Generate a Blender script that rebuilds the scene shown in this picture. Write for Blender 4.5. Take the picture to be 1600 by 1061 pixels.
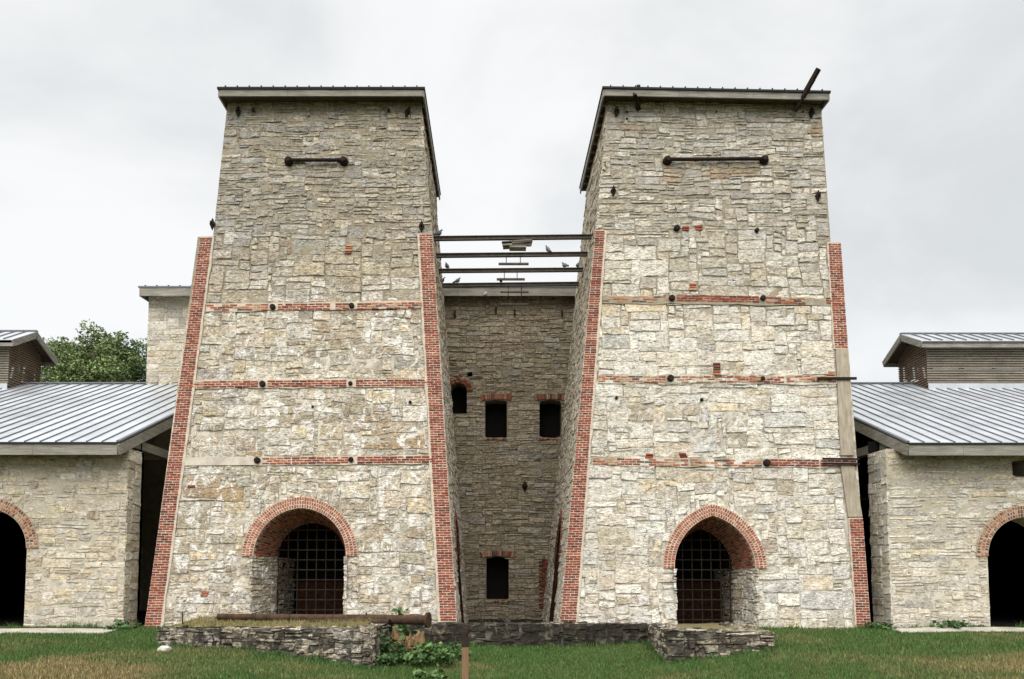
import bpy, math, random
import numpy as np
from mathutils import Vector, Matrix, noise as mnoise

scene = bpy.context.scene
for o in list(bpy.data.objects):
    bpy.data.objects.remove(o)
COL = scene.collection
rng = random.Random(7)
nrng = np.random.default_rng(7)
PI = math.pi

# ------------------------------------------------------------------ camera
FPX, PPX, HOR, PITCH = 1250.0, 777.0, 890.0, math.radians(4.0)
PPY = HOR - FPX * math.tan(PITCH)
CAM = Vector((0, 0, 1.5))
cam_data = bpy.data.cameras.new('camera')
cam = bpy.data.objects.new('camera', cam_data)
COL.objects.link(cam)
cam.location = CAM
cam.rotation_euler = (PI / 2 + PITCH, 0, 0)
cam_data.sensor_width = 36
cam_data.lens = 36 * FPX / 1600
cam_data.shift_x = (800 - PPX) / 1600
cam_data.shift_y = (PPY - 530.5) / 1600
cam_data.clip_end = 3000
scene.camera = cam

# ------------------------------------------------------------------ world, sun, exposure
SUN_EL, SUN_AZ = math.radians(60), math.radians(190)     # azimuth measured clockwise from +Y
world = bpy.data.worlds.new('World')
scene.world = world
world.use_nodes = True
wn = world.node_tree
wn.nodes.clear()
w_out = wn.nodes.new('ShaderNodeOutputWorld')
w_bg = wn.nodes.new('ShaderNodeBackground')
w_bg.inputs['Strength'].default_value = 0.1
w_sky = wn.nodes.new('ShaderNodeTexSky')
w_sky.sky_type = 'NISHITA'
w_sky.sun_disc = False
w_sky.sun_elevation = SUN_EL
w_sky.sun_rotation = SUN_AZ
w_tc = wn.nodes.new('ShaderNodeTexCoord')
w_map = wn.nodes.new('ShaderNodeMapping')
w_map.inputs['Scale'].default_value = (1.0, 1.0, 1.7)
w_map.inputs['Location'].default_value = (0.35, 0.1, 0.2)
w_noise = wn.nodes.new('ShaderNodeTexNoise')
w_noise.inputs['Scale'].default_value = 2.1
w_noise.inputs['Detail'].default_value = 7
w_noise.inputs['Roughness'].default_value = 0.52
w_noise.inputs['Distortion'].default_value = 0.35
w_ramp = wn.nodes.new('ShaderNodeValToRGB')
w_ramp.color_ramp.interpolation = 'EASE'
w_ramp.color_ramp.elements[0].position = 0.30
w_ramp.color_ramp.elements[0].color = (0.66, 0.68, 0.685, 1)
w_ramp.color_ramp.elements[1].position = 0.60
w_ramp.color_ramp.elements[1].color = (0.90, 0.905, 0.90, 1)
w_mul = wn.nodes.new('ShaderNodeMix')
w_mul.data_type = 'RGBA'
w_mul.blend_type = 'MULTIPLY'
w_mul.inputs[0].default_value = 1.0
w_mul.inputs[7].default_value = (2.8, 2.8, 2.8, 1)
w_mix = wn.nodes.new('ShaderNodeMix')
w_mix.data_type = 'RGBA'
w_mix.inputs[0].default_value = 0.97                     # cloud cover
wn.links.new(w_tc.outputs['Generated'], w_map.inputs['Vector'])
wn.links.new(w_map.outputs[0], w_noise.inputs['Vector'])
wn.links.new(w_noise.outputs['Fac'], w_ramp.inputs[0])
wn.links.new(w_ramp.outputs[0], w_mul.inputs[6])
wn.links.new(w_sky.outputs[0], w_mix.inputs[6])
wn.links.new(w_mul.outputs[2], w_mix.inputs[7])
wn.links.new(w_mix.outputs[2], w_bg.inputs['Color'])
wn.links.new(w_bg.outputs[0], w_out.inputs['Surface'])

sun_data = bpy.data.lights.new('sun', 'SUN')
sun_data.energy = 1.5
sun_data.angle = math.radians(80)
sun_data.color = (1.0, 0.975, 0.94)
sun = bpy.data.objects.new('sun', sun_data)
COL.objects.link(sun)
sd = Vector((math.sin(SUN_AZ) * math.cos(SUN_EL), math.cos(SUN_AZ) * math.cos(SUN_EL), math.sin(SUN_EL)))
sun.rotation_euler = sd.to_track_quat('Z', 'Y').to_euler()
sun.location = (0, -20, 40)

scene.render.engine = 'CYCLES'
cy = scene.cycles
cy.max_bounces = 5
cy.diffuse_bounces = 3
cy.glossy_bounces = 2
cy.transmission_bounces = 2
vs = scene.view_settings
vs.view_transform = 'Standard'
vs.look = 'None'
vs.gamma = 1
vs.exposure = 1.93
vs.use_curve_mapping = False

# ------------------------------------------------------------------ projection helpers
_fw = Vector((0, math.cos(PITCH), math.sin(PITCH)))
_up = Vector((0, -math.sin(PITCH), math.cos(PITCH)))


def ray(px, py):
    return Vector((1, 0, 0)) * ((px - PPX) / FPX) + _up * ((PPY - py) / FPX) + _fw


def at(px, py, Y):
    r = ray(px, py)
    return CAM + r * ((Y - CAM.y) / r.y)


def on_z(px, py, z):
    r = ray(px, py)
    return CAM + r * ((z - CAM.z) / r.z)


def lerp(a, b, t): return a + (b - a) * t


class Face:
    """A flat wall face: origin, u along it, v up it, n out of it."""
    def __init__(self, O, u, v):
        self.O = Vector(O); self.u = Vector(u).normalized()
        v = Vector(v); v = v - self.u * v.dot(self.u)
        self.v = v.normalized()
        self.n = self.u.cross(self.v).normalized()
        self.M = np.array([self.u, self.v, self.n])
        self.On = np.array(self.O)

    def px(self, x, y):
        r = ray(x, y)
        t = (self.O - CAM).dot(self.n) / r.dot(self.n)
        p = CAM + r * t - self.O
        return (p.dot(self.u), p.dot(self.v))

    def uv(self, p):
        p = Vector(p) - self.O
        return (p.dot(self.u), p.dot(self.v))

    def p3(self, u, v, h=0.0):
        return self.O + self.u * u + self.v * v + self.n * h

    def arr(self, uvh):
        return self.On + np.asarray(uvh) @ self.M


# ------------------------------------------------------------------ object helpers
def link(o, parent=None):
    COL.objects.link(o)
    if parent is not None:
        o.parent = parent
    return o


def tag(o, label=None, cat=None, group=None, kind=None):
    if label: o['label'] = label
    if cat: o['category'] = cat
    if group: o['group'] = group
    if kind: o['kind'] = kind
    return o


def thing(name, label, cat, loc=(0, 0, 0), group=None):
    o = bpy.data.objects.new(name, None)
    o.empty_display_size = 0.3
    o.location = loc
    link(o)
    return tag(o, label, cat, group)


def wloc(o):
    v = Vector((0, 0, 0))
    while o is not None:
        v += Vector(o.location)
        o = o.parent
    return v


def mesh_from(name, verts, faces, mat, tint=None, smooth=False):
    me = bpy.data.meshes.new(name)
    verts = np.asarray(verts, dtype=np.float32)
    me.from_pydata(verts.tolist(), [], faces)
    if mat: me.materials.append(mat)
    if tint is not None:
        a = me.color_attributes.new('tint', 'FLOAT_COLOR', 'POINT')
        t = np.ones((len(verts), 4), dtype=np.float32)
        t[:, :3] = tint
        a.data.foreach_set('color', t.ravel())
    if smooth:
        me.polygons.foreach_set('use_smooth', np.ones(len(me.polygons), dtype=bool))
    me.update()
    return me


def obj(name, verts, faces, mat, parent=None, tint=None, smooth=False, origin=None):
    """Vertices are given in world space; the origin goes to the centre or to `origin`."""
    verts = np.asarray(verts, dtype=np.float64)
    c = verts.mean(axis=0) if origin is None else np.array(origin, dtype=float)
    me = mesh_from(name, verts - c, faces, mat, tint, smooth)
    o = bpy.data.objects.new(name, me)
    link(o, parent)
    o.location = Vector(c) - (wloc(parent) if parent is not None else Vector((0, 0, 0)))
    return o


class MB:
    def __init__(s):
        s.v = []; s.f = []; s.t = []

    def add(s, verts, faces, tint=(1, 1, 1)):
        b = len(s.v)
        s.v.extend([tuple(p) for p in verts])
        s.f.extend([tuple(i + b for i in f) for f in faces])
        s.t.extend([tuple(tint)] * len(verts))

    def box(s, lo, hi, tint=(1, 1, 1)):
        x0, y0, z0 = lo; x1, y1, z1 = hi
        s.add([(x0, y0, z0), (x1, y0, z0), (x1, y1, z0), (x0, y1, z0), (x0, y0, z1), (x1, y0, z1), (x1, y1, z1), (x0, y1, z1)],
              [(0, 3, 2, 1), (4, 5, 6, 7), (0, 1, 5, 4), (1, 2, 6, 5), (2, 3, 7, 6), (3, 0, 4, 7)], tint)

    def hexa(s, p, tint=(1, 1, 1)):
        """8 points: bottom loop of 4, top loop of 4."""
        s.add(p, [(0, 3, 2, 1), (4, 5, 6, 7), (0, 1, 5, 4), (1, 2, 6, 5), (2, 3, 7, 6), (3, 0, 4, 7)], tint)

    def bar(s, a, b, w, h, up=(0, 0, 1), tint=(1, 1, 1)):
        a = Vector(a); b = Vector(b); d = (b - a).normalized()
        up = Vector(up)
        r = d.cross(up)
        if r.length < 1e-4: r = d.cross(Vector((1, 0, 0)))
        r.normalize(); q = r.cross(d).normalized()
        r *= w / 2; q *= h / 2
        s.hexa([a - r - q, a + r - q, b + r - q, b - r - q, a - r + q, a + r + q, b + r + q, b - r + q], tint)

    def tube(s, pts, rad, seg=10, tint=(1, 1, 1), cap=True):
        pts = [Vector(p) for p in pts]
        if not hasattr(rad, '__len__'): rad = [rad] * len(pts)
        base = len(s.v)
        ref = None
        for i, p in enumerate(pts):
            d = (pts[min(i + 1, len(pts) - 1)] - pts[max(i - 1, 0)]).normalized()
            if ref is None:
                ref = d.orthogonal().normalized()
            ref = (ref - d * ref.dot(d)).normalized()
            q = d.cross(ref)
            for k in range(seg):
                a = 2 * PI * k / seg
                s.v.append(tuple(p + (ref * math.cos(a) + q * math.sin(a)) * rad[i])); s.t.append(tuple(tint))
        for i in range(len(pts) - 1):
            for k in range(seg):
                a = base + i * seg + k; b = base + i * seg + (k + 1) % seg
                s.f.append((a, b, b + seg, a + seg))
        if cap:
            s.f.append(tuple(base + k for k in reversed(range(seg))))
            s.f.append(tuple(base + (len(pts) - 1) * seg + k for k in range(seg)))

    def build(s, name, mat, parent=None, smooth=False, origin=None):
        return obj(name, s.v, s.f, mat, parent, tint=np.array(s.t), smooth=smooth, origin=origin)


# ------------------------------------------------------------------ materials
class NT:
    def __init__(s, name):
        s.m = bpy.data.materials.new(name); s.m.use_nodes = True
        s.t = s.m.node_tree; s.n = s.t.nodes
        s.b = s.n['Principled BSDF']

    def new(s, k): return s.n.new(k)
    def l(s, a, b): s.t.links.new(a, b)

    def pos(s, scale=(1, 1, 1), loc=(0, 0, 0)):
        g = s.new('ShaderNodeNewGeometry'); m = s.new('ShaderNodeMapping')
        m.inputs['Scale'].default_value = scale; m.inputs['Location'].default_value = loc
        s.l(g.outputs['Position'], m.inputs['Vector'])
        return m.outputs[0]

    def noise(s, vec, scale, detail=5, rough=0.55, dist=0.0):
        n = s.new('ShaderNodeTexNoise')
        n.inputs['Scale'].default_value = scale; n.inputs['Detail'].default_value = detail
        n.inputs['Roughness'].default_value = rough; n.inputs['Distortion'].default_value = dist
        s.l(vec, n.inputs['Vector'])
        return n.outputs['Fac']

    def ramp(s, fac, p0, p1, c0=(0, 0, 0), c1=(1, 1, 1)):
        r = s.new('ShaderNodeValToRGB')
        r.color_ramp.elements[0].position = p0; r.color_ramp.elements[1].position = p1
        r.color_ramp.elements[0].color = (*c0, 1); r.color_ramp.elements[1].color = (*c1, 1)
        s.l(fac, r.inputs[0])
        return r.outputs[0]

    def mix(s, fac, a, b, mode='MIX'):
        m = s.new('ShaderNodeMix'); m.data_type = 'RGBA'; m.blend_type = mode
        for sock, val in ((m.inputs[0], fac), (m.inputs[6], a), (m.inputs[7], b)):
            if isinstance(val, (int, float)): sock.default_value = val
            elif isinstance(val, tuple): sock.default_value = (*val, 1)
            else: s.l(val, sock)
        return m.outputs[2]

    def math(s, op, a, b=None):
        m = s.new('ShaderNodeMath'); m.operation = op
        for sock, val in ((m.inputs[0], a), (m.inputs[1], b)):
            if val is None: continue
            if isinstance(val, (int, float)): sock.default_value = val
            else: s.l(val, sock)
        return m.outputs[0]

    def attr(s, name='tint'):
        a = s.new('ShaderNodeAttribute'); a.attribute_name = name
        return a.outputs['Color']

    def bump(s, height, dist=0.02, strength=1.0, prev=None):
        b = s.new('ShaderNodeBump')
        b.inputs['Distance'].default_value = dist; b.inputs['Strength'].default_value = strength
        s.l(height, b.inputs['Height'])
        if prev is not None: s.l(prev, b.inputs['Normal'])
        return b.outputs[0]

    def done(s, col, rough=0.9, normal=None, metal=0.0, spec=0.2):
        if isinstance(col, tuple): s.b.inputs['Base Color'].default_value = (*col, 1)
        else: s.l(col, s.b.inputs['Base Color'])
        if isinstance(rough, (int, float)): s.b.inputs['Roughness'].default_value = rough
        else: s.l(rough, s.b.inputs['Roughness'])
        s.b.inputs['Metallic'].default_value = metal
        s.b.inputs['Specular IOR Level'].default_value = spec
        if normal is not None: s.l(normal, s.b.inputs['Normal'])
        return s.m


def stone_material(name, lime=0.0, lime_top=9.6, black=0.0, black_scale=1.6, bumpd=0.035, brown=0.25, soft=0.0, cracks=0.85, streak=0.0):
    t = NT(name)
    p = t.pos(); ph = t.pos((1, 1, 2.2))
    col = t.attr()
    big = t.noise(p, 0.9, 3, 0.62)
    mid = t.noise(ph, 11.0, 5, 0.78, 0.6)
    # large patches of warm and grey weathering
    col = t.mix(t.math('MULTIPLY', t.ramp(big, 0.50, 0.68), 0.42), col, (0.45, 0.385, 0.28))
    col = t.mix(t.math('MULTIPLY', t.ramp(big, 0.30, 0.44, (1, 1, 1), (0, 0, 0)), 0.40), col, (0.36, 0.355, 0.335))
    # grainy mottling, dark pits and pale chips
    col = t.mix(1.0, col, t.ramp(mid, 0.34, 0.62, (lerp(.34, .60, soft), lerp(.325, .59, soft), lerp(.295, .565, soft)), (1.24, 1.23, 1.2)), 'MULTIPLY')
    col = t.mix(t.math('MULTIPLY', t.ramp(mid, 0.345, 0.40, (1, 1, 1), (0, 0, 0)), 0.75), col, (0.07, 0.06, 0.045))
    st = t.ramp(t.noise(t.pos((1, 1, 1.4), (3.1, 0, 7)), 2.6, 4, 0.70, 0.5), 0.55, 0.70)
    col = t.mix(t.math('MULTIPLY', st, brown), col, (0.31, 0.21, 0.10))
    g = t.new('ShaderNodeNewGeometry'); sx = t.new('ShaderNodeSeparateXYZ'); t.l(g.outputs['Position'], sx.inputs[0])
    if lime > 0:
        zz = t.math('ADD', sx.outputs['Z'], t.math('MULTIPLY', big, 2.0))
        low = t.new('ShaderNodeMapRange')
        low.inputs[1].default_value = lime_top + 1.4; low.inputs[2].default_value = lime_top + 0.6
        t.l(zz, low.inputs[0])
        lm = t.ramp(t.noise(t.pos((1.0, 1, 0.8), (2, 5, 3)), 2.9, 5, 0.74, 1.1), 0.535, 0.585)
        lm = t.math('MULTIPLY', t.math('MULTIPLY', lm, low.outputs[0]), lime)
        col = t.mix(lm, col, (0.72, 0.70, 0.65))
    if streak > 0:
        hi = t.new('ShaderNodeMapRange'); hi.inputs[1].default_value = 8.5; hi.inputs[2].default_value = 12.0
        t.l(sx.outputs['Z'], hi.inputs[0])
        sk = t.ramp(t.noise(t.pos((2.6, 2.6, 0.22), (8, 1, 4)), 1.0, 4, 0.7, 0.2), 0.48, 0.66)
        col = t.mix(t.math('MULTIPLY', t.math('MULTIPLY', sk, hi.outputs[0]), streak), col, (0.23, 0.205, 0.16))
    if black > 0:
        bk = t.ramp(t.noise(t.pos((1, 1, 1.2), (5, 1, 2)), black_scale * 1.5, 5, 0.74, 0.5), 0.62 - 0.28 * black, 0.68 - 0.22 * black)
        col = t.mix(t.math('MULTIPLY', bk, min(0.95, 0.7 + black * 0.3)), col, (0.020, 0.0175, 0.013))
    # bedding cracks, their crevice shade put into the colour
    ck = t.math('ABSOLUTE', t.math('SUBTRACT', t.noise(t.pos((1, 1, 4.0), (6, 2, 9)), 3.0, 4, 0.62, 0.7), 0.5))
    crack = t.math('MAXIMUM', t.ramp(ck, 0.008, 0.026), t.ramp(mid, 0.53, 0.58))
    col = t.mix(t.math('MULTIPLY', t.math('SUBTRACT', 1.0, crack), cracks), col, (0.06, 0.052, 0.04))
    n1 = t.bump(t.noise(t.pos((1, 1, 2.4), (1, 2, 3)), 9.0, 4, 0.74, 0.5), bumpd, 1.0)
    return t.done(col, 0.92, n1)


def mortar_material(name, low, high, split=9.6, bumpd=0.02, black=0.0, patchy=0.0):
    t = NT(name)
    p = t.pos()
    g = t.new('ShaderNodeNewGeometry'); sx = t.new('ShaderNodeSeparateXYZ'); t.l(g.outputs['Position'], sx.inputs[0])
    n = t.noise(p, 1.3, 3, 0.6)
    zz = t.math('ADD', sx.outputs['Z'], t.math('MULTIPLY', n, 3.0))
    mr = t.new('ShaderNodeMapRange'); mr.inputs[1].default_value = split + 1.0; mr.inputs[2].default_value = split + 2.2
    t.l(zz, mr.inputs[0])
    dk = t.ramp(t.noise(t.pos((1, 1, 1), (2, 9, 5)), 2.2, 4, 0.72, 0.6), 0.44, 0.58)
    col = t.mix(mr.outputs[0], t.mix(t.math('MULTIPLY', dk, patchy), low, (low[0] * .55, low[1] * .52, low[2] * .47)), high)
    col = t.mix(0.75, col, t.ramp(t.noise(p, 4.5, 4, 0.68), 0.28, 0.7, (0.62, 0.6, 0.56), (1.15, 1.14, 1.12)), 'MULTIPLY')
    col = t.mix(0.5, col, t.ramp(t.noise(p, 40, 4, 0.7), 0.3, 0.65, (0.6, 0.6, 0.6), (1.1, 1.1, 1.1)), 'MULTIPLY')
    if black > 0:
        bk = t.ramp(t.noise(t.pos((1, 1, 1.2), (5, 1, 2)), 1.6, 8, 0.7), 0.62 - 0.26 * black, 0.72 - 0.2 * black)
        col = t.mix(t.math('MULTIPLY', bk, 0.92), col, (0.02, 0.02, 0.017))
    nb = t.bump(t.noise(p, 12, 4, 0.7), bumpd, 1.0)
    return t.done(col, 0.95, nb)


def brick_material():
    t = NT('old_red_brick')
    p = t.pos()
    col = t.attr()
    col = t.mix(0.8, col, t.ramp(t.noise(p, 9, 6, 0.65), 0.28, 0.7, (0.6, 0.58, 0.56), (1.25, 1.2, 1.18)), 'MULTIPLY')
    lime = t.ramp(t.noise(t.pos((1, 1, 1), (4, 8, 2)), 5, 7, 0.7), 0.60, 0.76)
    col = t.mix(t.math('MULTIPLY', lime, 0.2), col, (0.45, 0.38, 0.32))
    nb = t.bump(t.noise(p, 45, 2, 0.7), 0.006, 0.8)
    return t.done(col, 0.9, nb)


def wood_material(name, axis, base=(0.33, 0.315, 0.275), dark=(0.15, 0.14, 0.118), knots=True):
    t = NT(name)
    sc = [9, 9, 9]; sc[axis] = 0.6
    ph = t.pos(tuple(sc))
    col = t.mix(t.ramp(t.noise(ph, 2.2, 6, 0.6, 0.6), 0.3, 0.7), dark, base)
    col = t.mix(0.6, col, t.ramp(t.noise(t.pos(), 1.8, 6, 0.65), 0.3, 0.68, (0.6, 0.6, 0.57), (1.18, 1.16, 1.12)), 'MULTIPLY')
    gr = t.ramp(t.noise(t.pos((1, 1, 1), (7, 3, 1)), 3.0, 7, 0.72), 0.56, 0.7)
    col = t.mix(t.math('MULTIPLY', gr, 0.5), col, (0.13, 0.125, 0.09))
    nb = t.bump(t.noise(ph, 5, 6, 0.6), 0.006, 0.8)
    return t.done(col, 0.85, nb)


def iron_material(name='rusty_iron', c0=(0.010, 0.008, 0.007), c1=(0.032, 0.017, 0.011)):
    t = NT(name)
    p = t.pos()
    col = t.mix(t.ramp(t.noise(p, 7, 6, 0.65), 0.35, 0.68), c0, c1)
    nb = t.bump(t.noise(p, 40, 5, 0.7), 0.005, 0.8)
    return t.done(col, 0.85, nb, spec=0.15)


def plain(name, col, rough=0.8, spec=0.3, metal=0.0, var=0.3, scale=4.0):
    t = NT(name)
    p = t.pos()
    c = t.mix(var, col, t.ramp(t.noise(p, scale, 6, 0.65), 0.3, 0.7, (0.35, 0.35, 0.35), (1.3, 1.3, 1.3)), 'MULTIPLY')
    return t.done(c, rough, None, metal, spec)


M = {}
M['stone_tower_a'] = stone_material('limestone_rubble_warm', lime=0.85, lime_top=9.2, bumpd=0.03, brown=0.45, soft=0.2, cracks=0.8, streak=0.55)
M['stone_tower_b'] = stone_material('limestone_rubble_pale', lime=0.5, lime_top=8.6, bumpd=0.021, brown=0.25, soft=0.5, cracks=0.7, streak=0.4)
M['stone_back'] = stone_material('limestone_rubble_brown', lime=0.0, bumpd=0.034, brown=0.4, cracks=0.8)
M['stone_shed'] = stone_material('limestone_shed', lime=0.4, lime_top=4.6, bumpd=0.018, brown=0.28, soft=0.6, cracks=0.4)
M['stone_dark'] = stone_material('blackened_stone', black=0.56, black_scale=1.9, bumpd=0.04, brown=0.3)
M['stone_black'] = stone_material('sooty_black_stone', black=0.98, black_scale=1.5, bumpd=0.04, brown=0.3)
M['mortar_a'] = mortar_material('lime_mortar_warm', (0.60, 0.56, 0.48), (0.29, 0.25, 0.185), 8.3, patchy=0.9)
M['mortar_b'] = mortar_material('lime_mortar_pale', (0.62, 0.585, 0.51), (0.31, 0.27, 0.205), 8.0, patchy=1.0)
M['mortar_back'] = mortar_material('mortar_brown', (0.20, 0.17, 0.12), (0.24, 0.21, 0.155), 5.0)
M['mortar_shed'] = mortar_material('mortar_shed', (0.60, 0.555, 0.465), (0.52, 0.47, 0.375), 1.5, patchy=0.5)
M['mortar_dark'] = mortar_material('mortar_black', (0.16, 0.145, 0.115), (0.16, 0.145, 0.115), 5, black=0.75)
M['mortar_white'] = mortar_material('white_brick_mortar', (0.56, 0.48, 0.39), (0.54, 0.465, 0.38), 9)
M['mortar_tan'] = mortar_material('tan_brick_mortar', (0.46, 0.40, 0.31), (0.42, 0.36, 0.28), 9)
M['brick'] = brick_material()
M['wood_x'] = wood_material('weathered_board_x', 0)
M['wood_y'] = wood_material('weathered_board_y', 1)
M['wood_z'] = wood_material('weathered_timber_z', 2, (0.40, 0.35, 0.28), (0.24, 0.20, 0.15))
_dark = lambda pal, k: (lambda r, u, v: tuple(c * k for c in pal(r, u, v)))
M['wood_dark'] = wood_material('dark_soffit_board', 1, (0.10, 0.075, 0.05), (0.05, 0.038, 0.028))
M['slat'] = wood_material('weathered_louvre_slat', 0, (0.30, 0.27, 0.22), (0.17, 0.145, 0.115))
M['slat_end'] = wood_material('brown_louvre_slat', 1, (0.20, 0.15, 0.105), (0.10, 0.07, 0.048))
M['stake'] = wood_material('stake_wood', 2, (0.30, 0.18, 0.105), (0.15, 0.085, 0.05))
M['iron'] = iron_material()
M['grille'] = iron_material('grille_iron', (0.02, 0.017, 0.015), (0.05, 0.035, 0.026))
M['rust'] = iron_material('rusted_pipe', (0.028, 0.018, 0.012), (0.085, 0.048, 0.028))
M['steel'] = iron_material('grey_steel_beam', (0.06, 0.052, 0.045), (0.12, 0.10, 0.085))
M['soot'] = plain('sooty_interior', (0.012, 0.011, 0.010), 0.95, 0.0)  # near-black colour standing in for the shade inside openings, sheds and pipe
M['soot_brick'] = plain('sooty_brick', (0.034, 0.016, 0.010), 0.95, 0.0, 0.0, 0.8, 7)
M['seam'] = plain('standing_seam_dark', (0.15, 0.155, 0.165), 0.7, 0.25, 0.0, 0.2)  # dark grey takes in the side shading of the seams
M['roof_edge'] = plain('dark_metal_edge', (0.03, 0.032, 0.034), 0.85, 0.1, 0.0, 0.2)
M['concrete'] = plain('concrete_paving', (0.40, 0.37, 0.315), 0.95, 0.1, 0.0, 0.7, 2.2)
M['white_rock'] = plain('white_limestone_rock', (0.50, 0.475, 0.42), 0.95, 0.1, 0.0, 0.75, 7)
M['pigeon'] = None

t = NT('galvanised_roof_metal')
c = t.mix(0.5, (0.56, 0.585, 0.615), t.ramp(t.noise(t.pos((1, 0.25, 1)), 1.2, 5, 0.6), 0.3, 0.7, (0.72, 0.73, 0.75), (1.12, 1.12, 1.12)), 'MULTIPLY')
oi = t.new('ShaderNodeObjectInfo')
c = t.mix(1.0, c, t.ramp(oi.outputs['Random'], 0.0, 1.0, (0.90, 0.90, 0.90), (1.05, 1.05, 1.05)), 'MULTIPLY')
c = t.mix(t.math('MULTIPLY', t.ramp(t.noise(t.pos((3.0, 0.35, 0.35), (2, 2, 2)), 1.6, 5, 0.7), 0.55, 0.72), 0.35), c, (0.30, 0.30, 0.29))
M['roof'] = t.done(c, t.ramp(t.noise(t.pos(), 1.3, 3, 0.6), 0.3, 0.7, (0.3, 0.3, 0.3), (0.5, 0.5, 0.5)), t.bump(t.noise(t.pos((1, 0.4, 0.4)), 2.2, 2, 0.5), 0.02, 0.5), 0.55, 0.5)

t = NT('pigeon_feathers')
M['pigeon'] = t.done(t.mix(0.5, t.attr(), t.ramp(t.noise(t.pos(), 30, 4), 0.3, 0.7, (0.6, 0.6, 0.6), (1.2, 1.2, 1.2)), 'MULTIPLY'), 0.8)

t = NT('tree_leaf')
lc = t.attr()
M['leaf'] = t.done(lc, 0.6, None, 0, 0.25)
t.b.inputs['Transmission Weight'].default_value = 0.0
M['bark'] = wood_material('bark', 2, (0.22, 0.18, 0.13), (0.10, 0.08, 0.06))

t = NT('stump_wood')
c = t.mix(t.ramp(t.noise(t.pos((6, 6, 1)), 2.4, 7, 0.65), 0.35, 0.68), (0.07, 0.045, 0.025), (0.36, 0.22, 0.11))
M['stump'] = t.done(c, 0.9, t.bump(t.noise(t.pos((7, 7, 1)), 4, 6, 0.65), 0.03))


def grass_colour(t):
    n1 = t.ramp(t.noise(t.pos(), 0.28, 6, 0.65, 0.4), 0.42, 0.62)
    c = t.mix(n1, (0.045, 0.07, 0.02), (0.10, 0.095, 0.038))
    n2 = t.ramp(t.noise(t.pos((1, 1, 1), (3, 7, 0)), 1.7, 7, 0.7), 0.5, 0.68)
    c = t.mix(t.math('MULTIPLY', n2, 0.55), c, (0.17, 0.14, 0.06))
    return c


t = NT('lawn_soil')
c = grass_colour(t)
g = t.new('ShaderNodeNewGeometry'); sx = t.new('ShaderNodeSeparateXYZ'); t.l(g.outputs['Position'], sx.inputs[0])
c = t.mix(0.85, c, t.ramp(t.noise(t.pos(), 26, 6, 0.75), 0.28, 0.7, (0.25, 0.26, 0.22), (1.25, 1.25, 1.2)), 'MULTIPLY')
M['ground'] = t.done(c, 0.95, t.bump(t.noise(t.pos(), 14, 6, 0.7), 0.05), 0, 0.1)
t = NT('grass_blade')
M['grass'] = t.done(t.attr(), 0.7, None, 0, 0.2)
M['earth'] = plain('dark_earth', (0.022, 0.019, 0.012), 0.95, 0.1, 0, 0.7, 3)  # earth colour darkened to carry the shade between the towers
M['dirt'] = plain('terrace_dirt', (0.15, 0.13, 0.065), 0.95, 0.1, 0, 0.7, 5)


# ------------------------------------------------------------------ wall regions
def poly_planes(poly):
    """CCW convex polygon -> list of (nx, ny, c): outside where n.p > c."""
    out = []
    n = len(poly)
    for i in range(n):
        (x0, y0), (x1, y1) = poly[i], poly[(i + 1) % n]
        dx, dy = x1 - x0, y1 - y0
        L = math.hypot(dx, dy)
        nx, ny = dy / L, -dx / L
        out.append((nx, ny, nx * x0 + ny * y0))
    return out


class Region:
    def __init__(s, poly, holes=()):
        a = sum(poly[i][0] * poly[(i + 1) % len(poly)][1] - poly[(i + 1) % len(poly)][0] * poly[i][1] for i in range(len(poly)))
        if a < 0: poly = poly[::-1]
        s.poly = poly; s.pl = poly_planes(poly); s.holes = list(holes)
        xs = [p[0] for p in poly]; ys = [p[1] for p in poly]
        s.bb = (min(xs), max(xs), min(ys), max(ys))

    def push(s, uv):
        uv = uv.copy()
        out = np.zeros(len(uv), dtype=bool)
        for nx, ny, c in s.pl:
            d = uv[:, 0] * nx + uv[:, 1] * ny - c
            m = d > 0
            if m.any():
                out |= d > 1e-6
                uv[m, 0] -= d[m] * nx; uv[m, 1] -= d[m] * ny
        for h in s.holes:
            uv, ins = h(uv)
            out |= ins
        return uv, out


class TwoPart(Region):
    """A lower and an upper outline that meet at height vj."""
    def __init__(s, low, up, vj, holes=()):
        Region.__init__(s, low, holes)
        a = Region(low); b = Region(up)
        s.lo = [q for q in a.pl if q[1] < 0.9]; s.hi = [q for q in b.pl if q[1] > -0.9]; s.vj = vj
        s.bb = (min(a.bb[0], b.bb[0]), max(a.bb[1], b.bb[1]), a.bb[2], b.bb[3])

    def push(s, uv):
        uv = uv.copy(); out = np.zeros(len(uv), dtype=bool)
        top = uv[:, 1] > s.vj
        for planes, sel in ((s.lo, ~top), (s.hi, top)):
            for nx, ny, c in planes:
                d = uv[:, 0] * nx + uv[:, 1] * ny - c
                m = (d > 0) & sel
                out |= m & (d > 1e-6)
                uv[m, 0] -= d[m] * nx; uv[m, 1] -= d[m] * ny
        for h in s.holes:
            uv, ins = h(uv); out |= ins
        return uv, out


def poly_hole(poly):
    a = sum(poly[i][0] * poly[(i + 1) % len(poly)][1] - poly[(i + 1) % len(poly)][0] * poly[i][1] for i in range(len(poly)))
    if a < 0: poly = poly[::-1]
    pl = np.array(poly_planes(poly))
    corners = list(poly)

    def f(uv):
        d = uv @ pl[:, :2].T - pl[:, 2]
        k = d.argmax(axis=1)
        dm = d[np.arange(len(uv)), k]
        ins = dm < -1e-5
        if ins.any():
            uv = uv.copy()
            uv[ins] += pl[k[ins], :2] * (-dm[ins])[:, None]
        return uv, ins
    f.corners = corners
    return f


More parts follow.
